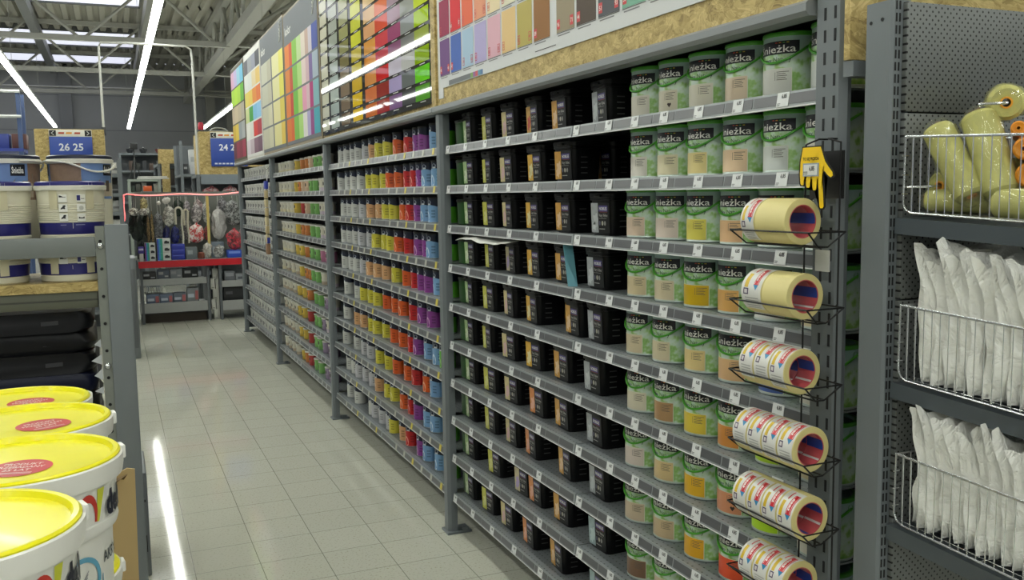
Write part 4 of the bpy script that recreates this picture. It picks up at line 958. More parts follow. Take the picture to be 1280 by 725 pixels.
sleeve((1.575, 1.405, 1.770), (1.690, 1.425, 1.775), 0.0290, 'roller_sleeve', 'short yellow roller end-on at the lower left of the basket', None, True)
sleeve((1.556, 1.420, 1.741), (1.62, 1.30, 1.735), 0.0225, 'roller_sleeve', 'flattened yellow roller lying on the basket floor at left')
sleeve((1.585, 1.275, 1.734), (1.60, 1.120, 1.727), 0.0290, 'roller_sleeve', 'yellow roller lying along the basket floor at right')
sleeve((1.68, 1.36, 1.79), (1.80, 1.25, 1.79), 0.034, 'roller_sleeve', 'yellow roller sleeve lying behind the long upright one')
sleeve((1.66, 1.15, 1.755), (1.80, 1.10, 1.75), 0.032, 'roller_sleeve', 'yellow roller sleeve at the right-hand frame edge of the basket')

# packs of folded clear sheeting standing in the lower baskets
def film_mat():
    m, nt, b = nodes_of('milky_polythene')
    tc = nt.nodes.new('ShaderNodeTexCoord'); n = nt.nodes.new('ShaderNodeTexNoise'); n.inputs['Scale'].default_value = 16; n.inputs['Distortion'].default_value = 2.5; n.inputs['Detail'].default_value = 5
    nt.links.new(tc.outputs['Object'], n.inputs['Vector'])
    r = nt.nodes.new('ShaderNodeValToRGB'); r.color_ramp.elements[0].position = 0.3; r.color_ramp.elements[0].color = rgb('eeede8'); r.color_ramp.elements[1].position = 0.7; r.color_ramp.elements[1].color = rgb('fafaf6')
    nt.links.new(n.outputs['Fac'], r.inputs['Fac']); nt.links.new(r.outputs['Color'], b.inputs['Base Color'])
    bp = nt.nodes.new('ShaderNodeBump'); bp.inputs['Strength'].default_value = 0.75; bp.inputs['Distance'].default_value = 0.014
    vo = nt.nodes.new('ShaderNodeTexVoronoi'); vo.inputs['Scale'].default_value = 12; vo.feature = 'SMOOTH_F1'; mz = nt.nodes.new('ShaderNodeMapping'); mz.inputs['Scale'].default_value = (1.6, 1, 0.7)
    mv = nt.nodes.new('ShaderNodeMix'); mv.data_type = 'VECTOR'; mv.inputs['Factor'].default_value = 0.18
    nt.links.new(tc.outputs['Object'], mz.inputs['Vector']); nt.links.new(mz.outputs['Vector'], mv.inputs[4]); nt.links.new(n.outputs['Color'], mv.inputs[5]); nt.links.new(mv.outputs[1], vo.inputs['Vector'])
    nt.links.new(vo.outputs['Distance'], bp.inputs['Height']); nt.links.new(bp.outputs['Normal'], b.inputs['Normal'])
    b.inputs['Roughness'].default_value = 0.18; b.inputs['Alpha'].default_value = 0.97; b.inputs['Coat Weight'].default_value = 0.5; b.inputs['Subsurface Weight'].default_value = 0.35; b.inputs['Subsurface Radius'].default_value = (0.03, 0.03, 0.03)
    return m
POLY = film_mat()
def pack_mesh(seed, w, h):
    rnd = random.Random(seed); nx, nz = 16, 16; ph = [rnd.uniform(0, 6) for _ in range(8)]; V = []
    for s in (-1, 1):
        for i in range(nx + 1):
            for j in range(nz + 1):
                u, v = i / nx, j / nz; th = 0.0145 * (max(0, 1 - (2 * u - 1) ** 6)) ** 0.5 * (1 if v < 0.62 else max(0.1, 1 - (v - 0.62) / 0.38 * 0.9)) * (0.4 if v == 0 else 1)
                wr = 0.0035 * sin(9 * u + 5 * v + ph[0]) + 0.003 * sin(17 * v - 6 * u + ph[1]) + 0.006 * v * sin(5 * u + ph[2]) + 0.0022 * sin(31 * u + 13 * v + ph[3])
                x = u * w + 0.006 * sin(4 * v + ph[4]) - 0.05 * max(0, v - 0.55) ** 1.3 * 2; z = v * h + (0.014 * sin(6 * u + ph[5]) + 0.008 * sin(15 * u + ph[6]) + (0.014 if u < 0.08 else 0)) * v ** 3
                V.append((x, s * th + wr, z))
    mb = MB(); k = (nx + 1) * (nz + 1); F = []
    for i in range(nx):
        for j in range(nz):
            a = i * (nz + 1) + j; F.append((a, a + nz + 1, a + nz + 2, a + 1)); F.append((k + a, k + a + 1, k + a + nz + 2, k + a + nz + 1))
    mb.add(V, F, POLY); return mb
for b_, (zb, n, hh) in enumerate(((1.362, 13, 0.272), (1.047, 13, 0.256))):
    which = ('middle', 'lowest')[b_]
    for k in range(n):
        y = 1.418 - k * 0.0285
        # parts: film pack, coloured paper slip on some
        t = thing('polythene_pack', 'folded clear polythene pack, %s from the pegboard in the %s basket' % (ORD[k] if k < 16 else 'last', which), 'plastic bag', (1.523 + random.uniform(0, 0.008) + (0.02 if k == 0 else 0), y, zb + 0.0045 + (y - 1.44) * 0.045), 0, 'polythene packs in the %s basket' % which)
        t.rotation_euler = (random.uniform(0.01, 0.05), random.uniform(-0.04, 0.02), -0.16 + random.uniform(-0.015, 0.015) if k else -0.08)
        obj('film', pack_mesh(100 * b_ + k, random.uniform(0.24, 0.27), hh * random.uniform(0.93, 1.02)), t)
        if k % 4 == 1:
            mb = MB(); mb.box(0.05, 0.07, -0.0175, -0.0165, 0.03, 0.18, M('d8b0a8', 0.5)); mb.box(0.04, 0.07, -0.018, -0.0165, 0.012, 0.024, M('3a3a3c', 0.5)); obj('paper_insert', mb, t)

# ------------------------------------------------------------------ end cap on the left with the plaster buckets
def mk_post(x0, x1, flange, lab):
    t = thing('rack_post', lab, 'upright', (0, 3.8, 0), 0, 'posts of the left bucket rack')
    mb = MB(); mb.box(x0, x1, 0.0, 0.06, 0.0, 1.672, M('71777a', 0.45, 0.1), bev=0.004); obj('column', mb, t)
    mb = MB(); f0, f1 = flange; mb.box(f0, f1, 0.012, 0.016, 0.0, 1.668, M('7f837d', 0.45, 0.1)); z = 0.14; fx = (f0 + f1) / 2
    while z < 1.62:
        mb.lathe([(0, 0.0), (0.006, 0.0), (0.006, 0.004)], M('1c1d1c', 0.7), 10, Matrix.Translation((fx, 0.0114, z)) @ Matrix.Rotation(pi / 2, 4, 'X')); z += 0.105
    obj('flange', mb, t)
    mb = MB()
    for z in (1.592, 1.13): obj('bolt', MB().lathe([(0.0, 0.012), (0.007, 0.010), (0.012, 0.004), (0.012, 0.0), (0.0, 0.0)], CHROME, 12, Matrix.Translation((fx, 0.0118, z)) @ Matrix.Rotation(pi / 2, 4, 'X')), t)
mk_post(-0.034, 0.050, (-0.067, -0.034), 'thick grey bolted post at the corner of the bucket rack')
mk_post(-1.10, -1.016, (-1.016, -0.983), 'second post of the bucket rack, outside the left frame edge')
RG = M('787d7c', 0.45, 0.1)
mb = MB(); mb.box(-0.982, -0.068, 3.806, 3.822, 1.553, 1.628, RG, bev=0.003); mb.box(-0.982, -0.068, 3.822, 4.42, 1.600, 1.610, RG); tag(obj('rack_shelf', mb), 'upper grey steel shelf of the left rack, under the white buckets', 'shelf')
t = thing('rack_shelf', 'chipboard shelf with a dark beam, low in the left rack', 'shelf')
mb = MB(); mb.box(-0.982, -0.068, 3.82, 4.42, 1.421, 1.456, OSB); obj('chipboard_deck', mb, t)
mb = MB(); mb.box(-0.982, -0.070, 3.83, 3.85, 1.358, 1.420, M('5b5d50', 0.5, 0.1), bev=0.003); mb.box(-0.982, -0.070, 3.829, 3.83, 1.385, 1.392, M('3c3d36', 0.5)); obj('beam', mb, t)
PURP = M('2b2a72', 0.3); IVORY = M('d8d4c0', 0.35, var=0.02)
def plaster_bucket(h, tall):
    R0, R1 = 0.112, 0.122
    b = MB(); g = lambda z: R0 + (R1 - R0) * z / h
    if not tall:
        nb = 9; z0, z1 = 0.072, h - 0.085; prof = [(0, 0.0), (R0 - 0.004, 0.0), (R0 + 0.002, 0.006), (R0 + 0.003, 0.024), (R0, 0.026), (g(0.028), 0.028), (g(z0), z0)]; ms = [IVORY, IVORY, IVORY, IVORY, IVORY, PURP]
        if h > 0.15:
            for k in range(nb):
                za = z0 + (z1 - z0) * k / nb; zb = z0 + (z1 - z0) * (k + 0.75) / nb; prof += [(g(za) + 0.0018, za + 0.001), (g(zb) + 0.0018, zb), (g(zb), zb + 0.001)]; ms += [IVORY] * 3
        else:
            for k in range(4):
                za = z0 + 0.01 * k; prof += [(g(za) + 0.0018, za + 0.001), (g(za) + .0018, za + 0.007), (g(za), za + 0.008)]; ms += [IVORY] * 3
        prof += [(g(h - 0.03), h - 0.03)]; ms += [IVORY]
        b.lathe(prof, IVORY, 40, mats=ms)
        for px in (-0.26, 0.26):
            for k in range(3):
                zc = h - 0.065 - 0.036 * k if h > .15 else 0.085 + (0 if k == 0 else 99)
                if zc > h: continue
                r = g(zc) + 0.0032
                curved(b, r, px - 0.125, px + 0.125, zc - 0.015, zc + 0.015, M('e6e6e0', 0.4), 4)
                r += 0.0005; ic = M('1b1b22', 0.5)
                curved(b, r, px - 0.125, px + 0.125, zc - 0.015, zc - 0.0142, ic, 4)
                if k == 0 and px > 0: curved(b, r, px - 0.12, px - 0.02, zc - 0.008, zc + 0.012, PURP, 3); curved(b, r, px - 0.0, px + 0.1, zc - 0.002, zc, ic, 2)
                elif k == 1 and px > 0:
                    pts = [cyl(r, px + 0.07 * cos(t), zc + 0.008 * sin(t)) for t in [2 * pi * i / 14 for i in range(14)]]; b.add(pts, [tuple(range(14))], M('b9b9b2', 0.4))
                else:
                    P = [(-.08, -.005), (-.06, .001), (-.02, .004), (.0, .010), (.06, .011), (.08, .006), (.05, .004), (.06, -.003), (.03, -.004), (.0, -.002), (-.03, -.004)]
                    if k == 0: P = [(-.1, .004), (-.1, .012), (-.03, .010), (.02, .006), (.09, .006), (.09, .004)]
                    if k == 2 and px > 0: P = [(-.09, -.004), (-.08, .003), (-.03, .0), (.03, .0), (.08, .003), (.09, -.004)]
                    b.add([cyl(r, px + a, zc + z) for a, z in P], [tuple(range(len(P)))], ic)
        for a in (-0.55, 0.55): curved(b, g(h - .07) + 0.003, a - 0.13, a + 0.13, h - 0.105, h - 0.032, M('c9c2a4', 0.4), 4)
        for a0, a1 in ((-0.38, -0.2), (0.08, 0.36)):
            if h > 0.15: curved(b, g(.06) + 0.001, a0, a1, 0.062, 0.065, M('8c8cb8', 0.5), 3)
        curved(b, g(.05) + .001, -0.012, 0.0, 0.05, 0.074, M('d6d6d0', 0.5), 1)
        if h > 0.15:
            curved(b, R0 + .0036, -0.55, -0.25, 0.006, 0.02, M('dedbca', 0.4), 3)
    else:
        prof = [(0, 0.0), (R0 - .004, 0), (R0, 0.006), (g(0.03), 0.03), (g(h - 0.03), h - 0.03)]
        b.lathe(prof, IVORY, 40)
        r = lambda z: g(z) + 0.0006
        def pt(a0, a1, z0, z1, m, o=0.0, n=8):
            for k in range(n):
                c0, c1 = a0 + (a1 - a0) * k / n, a0 + (a1 - a0) * (k + 1) / n
                b.quad(cyl(r(z0) + o, c0, z0), cyl(r(z0) + o, c1, z0), cyl(r(z1) + o, c1, z1), cyl(r(z1) + o, c0, z1), m)
        zt = h - 0.032
        pt(-1.2, 0.0, 0.16, zt, M('8a7260', 0.5, var=0.25, scale=55)); pt(0.0, 1.3, 0.16, zt, M('6f8cc0', 0.4)); pt(-2.4, -1.2, 0.16, zt, M('6f8cc0', 0.4))
        for s, a in ((1, 0.35), (1, -1.9)):
            P = [(a, 0.20), (a + 0.25, 0.238), (a + 0.55, 0.272), (a + 0.9, 0.262), (a + 0.9, 0.16), (a + 0.2, 0.16), (a + 0.2, 0.205)]
            b.add([cyl(r(z) + 0.0008, q, z) for q, z in P], [tuple(range(len(P)))], M('7f7468', 0.5))
            pt(a + 0.35, a + 0.9, 0.17, 0.225, M('b4a894', 0.5), 0.0012, 4); pt(a + 0.5, a + 0.68, 0.19, 0.235, M('5c5048', 0.5), 0.0016, 3)
        pt(-1.75, -1.30, 0.255, 0.300, NAVY, 0.0012, 6)
        b_ = r(0.27) + 0.002; add_text(b, 'Śnieżka', 0.36 * b_, 0.024, lambda u, v: cyl(b_, -1.71 + u / b_, 0.266 + v), LOGOW, 0.03)
        pt(0.75, 1.2, 0.255, 0.300, NAVY, 0.0012, 6); add_text(b, 'Śnieżka', 0.36 * b_, 0.024, lambda u, v: cyl(b_, 0.79 + u / b_, 0.266 + v), LOGOW, 0.03)
    l = MB(); z = h - 0.034; W = M('dcdad0', 0.35)
    l.lathe([(R1 - 0.002, z), (R1 + 0.006, z), (R1 + 0.007, z + 0.016), (R1 + 0.003, z + 0.018), (R1 + 0.002, z + 0.030), (R1 - 0.004, z + 0.034), (R1 - 0.010, z + 0.030), (0, z + 0.028)], W, 40, mats=[W, W, W, PURP if not tall else M('1c2238', .35), PURP if not tall else M('1c2238', .35), PURP, PURP])
    if not tall:
        curved(l, R1 + 0.0085, -0.95, -0.5, z + 0.002, z + 0.016, W, 5)
        for a in (-0.6, 0.5, 0.62): curved(l, R1 + 0.0035, a, a + 0.01, z + 0.018, z + 0.028, M('b8b8cc', 0.4), 1)
    hd = None
    if tall:
        hd = MB(); P = []
        for k in range(21):
            a = -1.5 + 3.0 * k / 20; P.append(cyl(R1 + 0.012, a, z + 0.010 - 0.052 * (1 - abs(a) / 1.5) ** 0 * cos(a) ** 2 * 0 - 0.055 * (0.5 + 0.5 * math.tanh(2.2 * (a - 0.0))) * cos(a * 0.9)))
        for k in range(len(P) - 1):
            a, c = Vector(P[k]), Vector(P[k + 1]); hd.tube([a, c], 0.0045, W, 6)
        hd = hd.mesh('handle')
    return b.mesh('body'), l.mesh('lid'), hd
PB = plaster_bucket(0.228, False); PT = plaster_bucket(0.338, True); PS = plaster_bucket(0.138, False)
def bucket(kind, x, y, z, rz, lab):
    p = [('body', kind[0]), ('lid', kind[1])] + ([('handle', kind[2])] if kind[2] else [])
    kit('plaster_bucket', p, lab, 'bucket', (x, y, z), rz, 'plaster buckets on the left rack')
bucket(PB, -0.147, 3.965, 1.610, 0.06, 'ivory ribbed bucket with pictograms and purple lid, beside the rack post')
bucket(PB, -0.405, 3.965, 1.610, -0.25, 'ivory ribbed bucket with pictograms, cut by the left frame edge')
bucket(PT, -0.115, 4.232, 1.610, 0.05, 'tall bucket with a brick and blue sky picture, standing behind the ivory one')
bucket(PT, -0.385, 4.232, 1.610, 1.95, 'tall bucket with a house picture and white name on navy, at the left edge')
bucket(PS, -0.155, 3.965, 1.4565, 0.04, 'low ivory bucket on the chipboard shelf, beside the rack post')
bucket(PS, -0.420, 3.965, 1.4565, -0.2, 'low ivory bucket on the chipboard shelf, at the left edge')
bucket(PB, -0.665, 3.965, 1.610, 0.1, 'ivory ribbed bucket outside the left edge on the upper rack shelf')
# black wrapped flat packs under it
WRAP = M('0c0d11', 0.42, 0.0, spec=0.25, var=0.3, scale=18); WRAPB = M('0c1128', 0.4, spec=0.25, var=0.3)
for k in range(14):
    for c, x in enumerate((-0.30, -0.75)):
        rnd = random.Random(k * 3 + c); h = 0.082; loops = []
        for w, z in ((0.36, 0.0), (0.415, 0.012), (0.43, 0.04), (0.415, 0.07), (0.37, 0.0795)):
            loops.append([(p[0] + 0.006 * sin(7 * p[1] + k + z * 90), p[1] + 0.008 * sin(23 * p[0] + 3 * k + z * 60), p[2] + (0.002 * sin(31 * p[0] + k) if 0.01 < z < 0.07 else 0)) for p in rrect(w, 0.44, 0.05, z, 6)])
        mb = MB(); mb.loft(loops, WRAPB if (k * 2 + c) % 5 == 0 else WRAP)
        mb.add([(0.03, -0.2225, 0.03), (0.09, -0.2225, 0.032), (0.09, -0.2225, 0.048), (0.03, -0.2225, 0.046)], [(0, 1, 2, 3)], M('2c2d32', 0.4))  # lighter strip paints a film highlight onto the wrap
        o = obj('wrapped_pack', mb, None, (x + rnd.uniform(-0.008, 0.008), 4.10 + rnd.uniform(-0.01, 0.01), 0.215 + k * 0.0805))
        if k == 11 and c == 0: TOPPACK = o
        tag(o, 'black wrapped pack, %s from the top of the %s stack under the bucket rack' % (ORD[13 - k], ('right', 'left')[c]), 'pack', 'black packs under the bucket rack')
mb = MB()
for z in (0.0, 0.193): mb.box(-1.0, -0.08, 3.86, 4.34, z, z + 0.02, M('a58a5c', 0.7))
for x in (-1.0, -0.6, -0.18): mb.box(x, x + 0.1, 3.86, 4.34, 0.02, 0.193, M('a58a5c', 0.7))
tag(obj('pallet', mb), 'wooden pallet under the black packs of the left rack', 'pallet')
for z0, h, w in ((1.075, 0.045, 0.028), (1.135, 0.04, 0.035), (1.20, 0.035, 0.022), (1.02, 0.03, 0.03)):
    mb = MB(); V = [(-0.070, 3.83, z0), (-0.070, 3.83, z0 + h), (-0.072 - w, 3.842, z0 + h * 0.35), (-0.070, 3.834, z0), (-0.070, 3.834, z0 + h), (-0.072 - w, 3.846, z0 + h * 0.35)]
    mb.add(V, [(0, 1, 2), (5, 4, 3), (0, 3, 4, 1), (1, 4, 5, 2), (2, 5, 3, 0)], M('b8bcc0', 0.2, coat=0.5))
    o = obj('film_scrap', mb, TOPPACK); o.location = (-TOPPACK.location.x, -TOPPACK.location.y, -TOPPACK.location.z)
# low grey guards beside the left gondola
t = thing('corner_guard', 'low grey slotted steel guard at the foot of the rack post', 'guard', (0, 4.5, 0))
mb = MB(); mb.box(0.028, 0.076, 0.0, 0.42, 0.0, 0.50, GREY, bev=0.008)
mb.box(0.060, 0.064, -0.001, 0.01, 0.12, 0.20, M('1c1d1f', 0.7)); mb.box(0.058, 0.066, -0.001, 0.004, 0.36, 0.372, M('2c2d2f', 0.7)); obj('panel', mb, t)
mb = MB(); mb.box(0.10, 0.20, 10.9, 11.5, 0.0, 1.12, GREY, bev=0.01); mb.box(0.115, 0.185, 10.894, 10.9, 0.12, 1.0, DGREY, bev=0.002); tag(obj('guard_post', mb), 'grey upright guard farther down the left side of the aisle', 'guard')

# ------------------------------------------------------------------ yellow-lidded pails in the foreground
YEL = M('eee614', 0.28, var=0.04, scale=20, coat=0.15); PW = M('dcdbd6', 0.3, var=0.02)
def pail():
    r = 0.150; h = 0.303; b = MB()
    b.lathe([(0, 0.0), (0.122, 0.0), (0.126, 0.006), (0.1315, 0.186), (0.139, 0.188), (0.1415, 0.196), (0.140, 0.205), (0.136, 0.206), (0.143, h - 0.036), (0.1515, h - 0.034), (0.1535, h - 0.022), (0.1535, h - 0.004), (0.150, h - 0.002)], PW, 56)
    g = lambda z: (0.126 + 0.0055 * z / 0.186 if z < 0.187 else 0.136 + 0.007 * (z - 0.206) / 0.06) + 0.0008
    def P(a, z, o=0): return cyl(g(z) + o, a, z)
    # upper print: red arc, yellow bar and the brand word
    for k in range(14):
        a0 = -0.1 + pi * k / 14; a1 = -0.1 + pi * (k + 1) / 14; c = 0.78
        f = lambda a, q: P(c + 0.17 * q * cos(a), 0.214 + 0.045 * q * sin(a))
        if min(f(a0, 1)[2], f(a1, 1)[2]) > 0.207: b.quad(f(a0, 0.72), f(a0, 1.0), f(a1, 1.0), f(a1, 0.72), M('c03a30', 0.35))
    b.add([P(0.92, 0.262), P(1.04, 0.262), P(0.98, 0.209), P(0.94, 0.209)], [(0, 1, 2, 3)], M('c9cc3c', 0.4))
    R = g(0.23); add_text(b, 'dekoral', 0.125, 0.038, lambda u, v: cyl(R + 0.0025, 1.08 + u / R, 0.214 + v), M('1b1c2e', 0.35), 0.05)
    # lower print: blue ring with a hatch, small words
    for k in range(30):
        a0, a1 = 2 * pi * k / 30, 2 * pi * (k + 1) / 30; f = lambda a, q: P(0.72 + 0.30 * q * cos(a), 0.120 + 0.040 * q * sin(a), 0.0004)
        b.quad(f(a0, 0.80), f(a0, 1.0), f(a1, 1.0), f(a1, 0.80), M('5f9cb8', 0.4))
    for k in range(8): b.quad(P(0.56 + k * 0.018, 0.10 + k * .002, .0004), P(0.74 + k * 0.010, 0.10 + k * 0.005, .0004), P(0.74 + k * 0.010, 0.1025 + k * 0.005, .0004), P(0.56 + k * 0.018, 0.1025 + k * .002, .0004), M('8a8c90', 0.5))
    add_text(b, 'AKRYL', 0.06, 0.018, lambda u, v: cyl(g(0.14) + 0.001, 1.08 + u / 0.13, 0.136 + v), M('3c4248', 0.4), 0.02)
    b.quad(P(1.06, 0.118), P(1.6, 0.126), P(1.6, 0.112), P(1.06, 0.104), M('5f9cb8', 0.4)); b.add([P(0.38, 0.185), P(0.47, 0.185), P(0.45, 0.03), P(0.39, 0.03)], [(0, 1, 2, 3)], M('c8cf8a', 0.4))
    l = MB(); l.lathe([(0.1495, h - 0.010), (0.1495, h), (0.146, h + 0.003), (0.139, h + 0.002), (0.135, h - 0.006), (0.128, h - 0.007), (0, h - 0.0065)], YEL, 56)
    zz = h - 0.0060
    s = MB(); s.add([(0.047 * cos(t), 0.047 * sin(t), zz) for t in [2 * pi * i / 40 for i in range(40)]], [tuple(range(40))], M('c42c34', 0.35))
    for k, (wd, w) in enumerate((('PRODUKT', 0.056), ('PRZEBADANY', 0.072), ('25 LAT', 0.04))): add_text(s, wd, w, 0.011, lambda u, v, k=k, w=w: (-w / 2 + u, 0.014 - k * 0.016 + v, zz + 0.0006), M('ead9d4', 0.4), 0.02)
    for k in range(2): s.quad((-0.027, -0.028 - k * .005, zz + .0006), (0.027, -0.028 - k * .005, zz + .0006), (0.027, -0.026 - k * .005, zz + .0006), (-0.027, -0.026 - k * .005, zz + .0006), M('ead9d4', 0.4))
    tb = MB(); tb.box(0.149, 0.1595, -0.014, 0.014, h - 0.026, h - 0.003, M('e6e6e2', 0.3), Matrix.Rotation(0.25, 4, 'Z'), bev=0.003)
    return b.mesh('body'), l.mesh('lid'), s.mesh('sticker'), tb.mesh('grip_tab')
PL = pail()
STK = [(-0.208, 1.302, 0.148, 'nearest'), (-0.160, 1.612, 0.1485, 'second'), (-0.175, 1.930, 0.140, 'third'), (-0.219, 2.245, 0.118, 'farthest')]
for n, (x, y, zb, w) in enumerate(STK):
    for k in range(4):
        zz = zb + k * 0.3035
        lab = 'yellow-lidded white pail on top of the %s stack by the left frame edge' % w if k == 3 else 'white pail with a yellow lid, %s from the top in the %s pail stack' % (ORD[3 - k], w)
        t = thing('paint_pail', lab, 'bucket', (x, y, zz), (0.05, 0.0, -0.1, 0.12)[n] + (3 - k) * 0.0, 'yellow-lidded pails on the pallet')
        obj('body', PL[0], t); l = obj('lid', PL[1], t); obj('grip_tab', PL[3], t)
        if k == 3:
            s = obj('sticker', PL[2], l, ((-0.07, 0, 0), (0.005, -0.035, 0), (0.035, -0.02, 0), (0.03, 0.0, 0))[n], (0.2, -0.25, 0.5, 0.1)[n])
mb = MB(); WD = M('b0935f', 0.7, var=0.12)
for k in range(5): mb.box(-0.50 + k * 0.125, -0.50 + k * 0.125 + 0.1, 1.08, 2.46, 0.10, 0.118, WD)
for k in (1.10, 1.72, 2.34): mb.box(-0.50, 0.02, k, k + 0.1, 0.018, 0.10, WD)
for x in (-0.50, -0.29, -0.08): mb.box(x, x + 0.1, 1.08, 2.46, 0.0, 0.018, WD)
tag(obj('pallet', mb), 'wooden pallet under the yellow-lidded pail stacks', 'pallet')
for n, (x, y, zb, w) in enumerate(STK[:3]):
    mb = MB(); mb.box(x - 0.11, x + 0.11, y - 0.11, y + 0.11, 0.118, zb, WD); tag(obj('plank', mb), 'thin wooden plank under the %s pail stack' % w, 'plank')
# brown cardboard sheet behind the stacks, torn at the top
mb = MB(); N = 18; CB = M('c2a878', 0.75, var=0.05, scale=6); V = []
for s in (0, 1):
    for i in range(N + 1):
        u = i / N; x = -0.32 + 0.335 * u; yy = 2.50 + 0.012 * sin(u * 4) + s * 0.006
        zt = 1.075 + 0.010 * sin(u * 9) + (-0.012 if 0.80 < u < 0.9 else 0)
        V += [(x - 0.004 * sin(3 * 0.1), yy, 0.0), (x - 0.010, yy, 0.55), (x, yy, zt)]
k = 3 * (N + 1); F = []
for i in range(N):
    for j in range(2):
        a = i * 3 + j; F.append((a, a + 3, a + 4, a + 1)); F.append((k + a, k + a + 1, k + a + 4, k + a + 3))
    F.append((i * 3 + 2, i * 3 + 5, k + i * 3 + 5, k + i * 3 + 2))
for i in (0, N):
    for j in range(2): a = i * 3 + j; F.append((a, a + 1, k + a + 1, k + a))
mb.add(V, F, CB)
for x0, x1, d, zt in ((-0.055, -0.03, -0.03, 1.088), (-0.033, -0.012, -0.02, 1.095)):
    mb.add([(x0, 2.49, 1.06), (x1, 2.49, 1.055), (x1 + 0.01, 2.49 + d, zt - 0.02), (x0 - 0.005, 2.49 + d, zt - 0.045)], [(0, 1, 2, 3)], M('7d6440', 0.8))
tag(obj('cardboard_sheet', mb), 'brown torn cardboard sheet standing behind the pails by the rack post', 'cardboard')

# ------------------------------------------------------------------ far end of the aisle
BLUE = M('2c4aa0', 0.4)
def header(name_lab, x0, x1, y, yb, z0, z1, sign):
    t = thing('header_board', name_lab, 'board', (0, 0, 0), 0, 'chipboard header boards with aisle numbers')
    mb = MB(); mb.box(x0, x1, y, y + 0.02, z0, z1, OSB); mb.box(x0, x0 + 0.02, y + 0.02, yb, z0, z1, OSB); mb.box(x1 - 0.02, x1, y + 0.02, yb, z0, z1, OSB); mb.box(x0, x1, y + 0.02, yb, z1 - 0.02, z1, OSB); obj('chipboard_box', mb, t)
    sx0, sx1, sz0, sz1, num, lab = sign
    s = thing('aisle_sign', lab, 'sign', (0, 0, 0), 0, 'blue aisle number signs')
    mb = MB(); st = sz1 - 0.09; mb.box(sx0, sx1, y - 0.03, y - 0.004, sz0, st, BLUE, bev=0.003)
    V, F, W = text_geo(num, 0.02); hgt = 0.095
    add_text(mb, num, min(0.34, W * hgt / 0.73), hgt, lambda u, v: ((sx0 + sx1) / 2 - min(0.34, W * hgt / 0.73) / 2 + u, y - 0.0312, st - 0.18 + v), M('dfe3ea', 0.4), 0.02)
    for k in range(7): mb.quad((sx0 + 0.05 + k * 0.055, y - 0.0312, sz0 + 0.03), (sx0 + 0.09 + k * 0.055, y - 0.0312, sz0 + 0.03), (sx0 + 0.09 + k * 0.055, y - 0.0312, sz0 + 0.052), (sx0 + 0.05 + k * 0.055, y - 0.0312, sz0 + 0.052), M('c4cce0', 0.4))
    obj('number_panel', mb, s)
    mb = MB(); mb.box(sx0, sx1, y - 0.034, y - 0.004, st, sz1, M('dedcd2', 0.4), bev=0.003)
    for xa, d in ((sx0 + 0.005, -1), (sx1 - 0.085, 1)):
        mb.box(xa, xa + 0.08, y - 0.0352, y - 0.034, st + 0.008, sz1 - 0.008, M('1c1c1e', 0.5)); c = xa + 0.04
        mb.tube([(c - d * 0.014, y - 0.036, sz1 - 0.02), (c + d * 0.014, y - 0.036, (st + sz1) / 2), (c - d * 0.014, y - 0.036, st + 0.02)], 0.004, M('e4e4e0', 0.4), 5)
    for xa, h in ((0.11, 'b8452c'), (0.20, 'd8902c'), (0.30, 'b8452c'), (0.385, 'd8902c')):
        if sx0 + xa + 0.07 < sx1 - 0.09: mb.quad((sx0 + xa, y - 0.0346, st + 0.034), (sx0 + xa + 0.07, y - 0.0346, st + 0.034), (sx0 + xa + 0.075, y - 0.0346, st + 0.058), (sx0 + xa + 0.005, y - 0.0346, st + 0.058), M(h, 0.5))
    obj('arrow_strip', mb, s)
header('chipboard header behind the 26 25 sign, above the far left shelves', -0.88, -0.05, 13.5, 14.8, 1.95, 2.69, (-0.71, -0.20, 2.15, 2.68, '26 25', 'blue hanging aisle sign reading 26 25'))
header('chipboard header behind the 24 sign, above the far right shelves', 1.24, 2.3, 14.6, 15.6, 2.117, 2.755, (1.400, 1.93, 2.236, 2.745, '24 23', 'blue aisle sign reading 24, partly hidden by the colour charts'))
def rack(label, x0, x1, y0, y1, zs, top, m=GREY, name='shelf_rack', group=None):
    t = thing(name, label, 'rack', (0, 0, 0), 0, group)
    for x in (x0, x1 - 0.05):
        for y in (y0, y1 - 0.05):
            mb = MB(); mb.box(x, x + 0.05, y, y + 0.05, 0, top, m); obj('post', mb, t)
    for z in zs: mb = MB(); mb.box(x0, x1, y0 - 0.005, y1, z - 0.045, z, m); obj('shelf_board', mb, t)
    mb = MB(); mb.box(x0 + 0.02, x1 - 0.02, y1 - 0.02, y1, 0.1, top, DGREY); obj('back_sheet', mb, t)
    return t
rack('grey rack under the 24 sign, behind the red-edged display', 1.18, 2.35, 14.62, 15.6, (0.6, 1.2, 1.72, 2.117), 2.117)
mb = MB(); mb.box(1.24, 2.3, 14.59, 14.61, 1.97, 2.117, M('7c868e', 0.4, .1)); tag(obj('shelf_fascia', mb), 'plain grey fascia board below the 24 sign chipboard', 'board')
rack('grey rack under the 26 25 sign at the far left', -0.92, -0.02, 13.52, 14.8, (0.5, 1.0, 1.5, 1.95), 1.95)
rack('open grey rack in the far left row, seen just right of the bucket rack post', -0.55, 0.125, 12.35, 13.2, (0.4, 0.8, 1.2, 1.40, 1.61, 1.84, 2.08), 2.25)
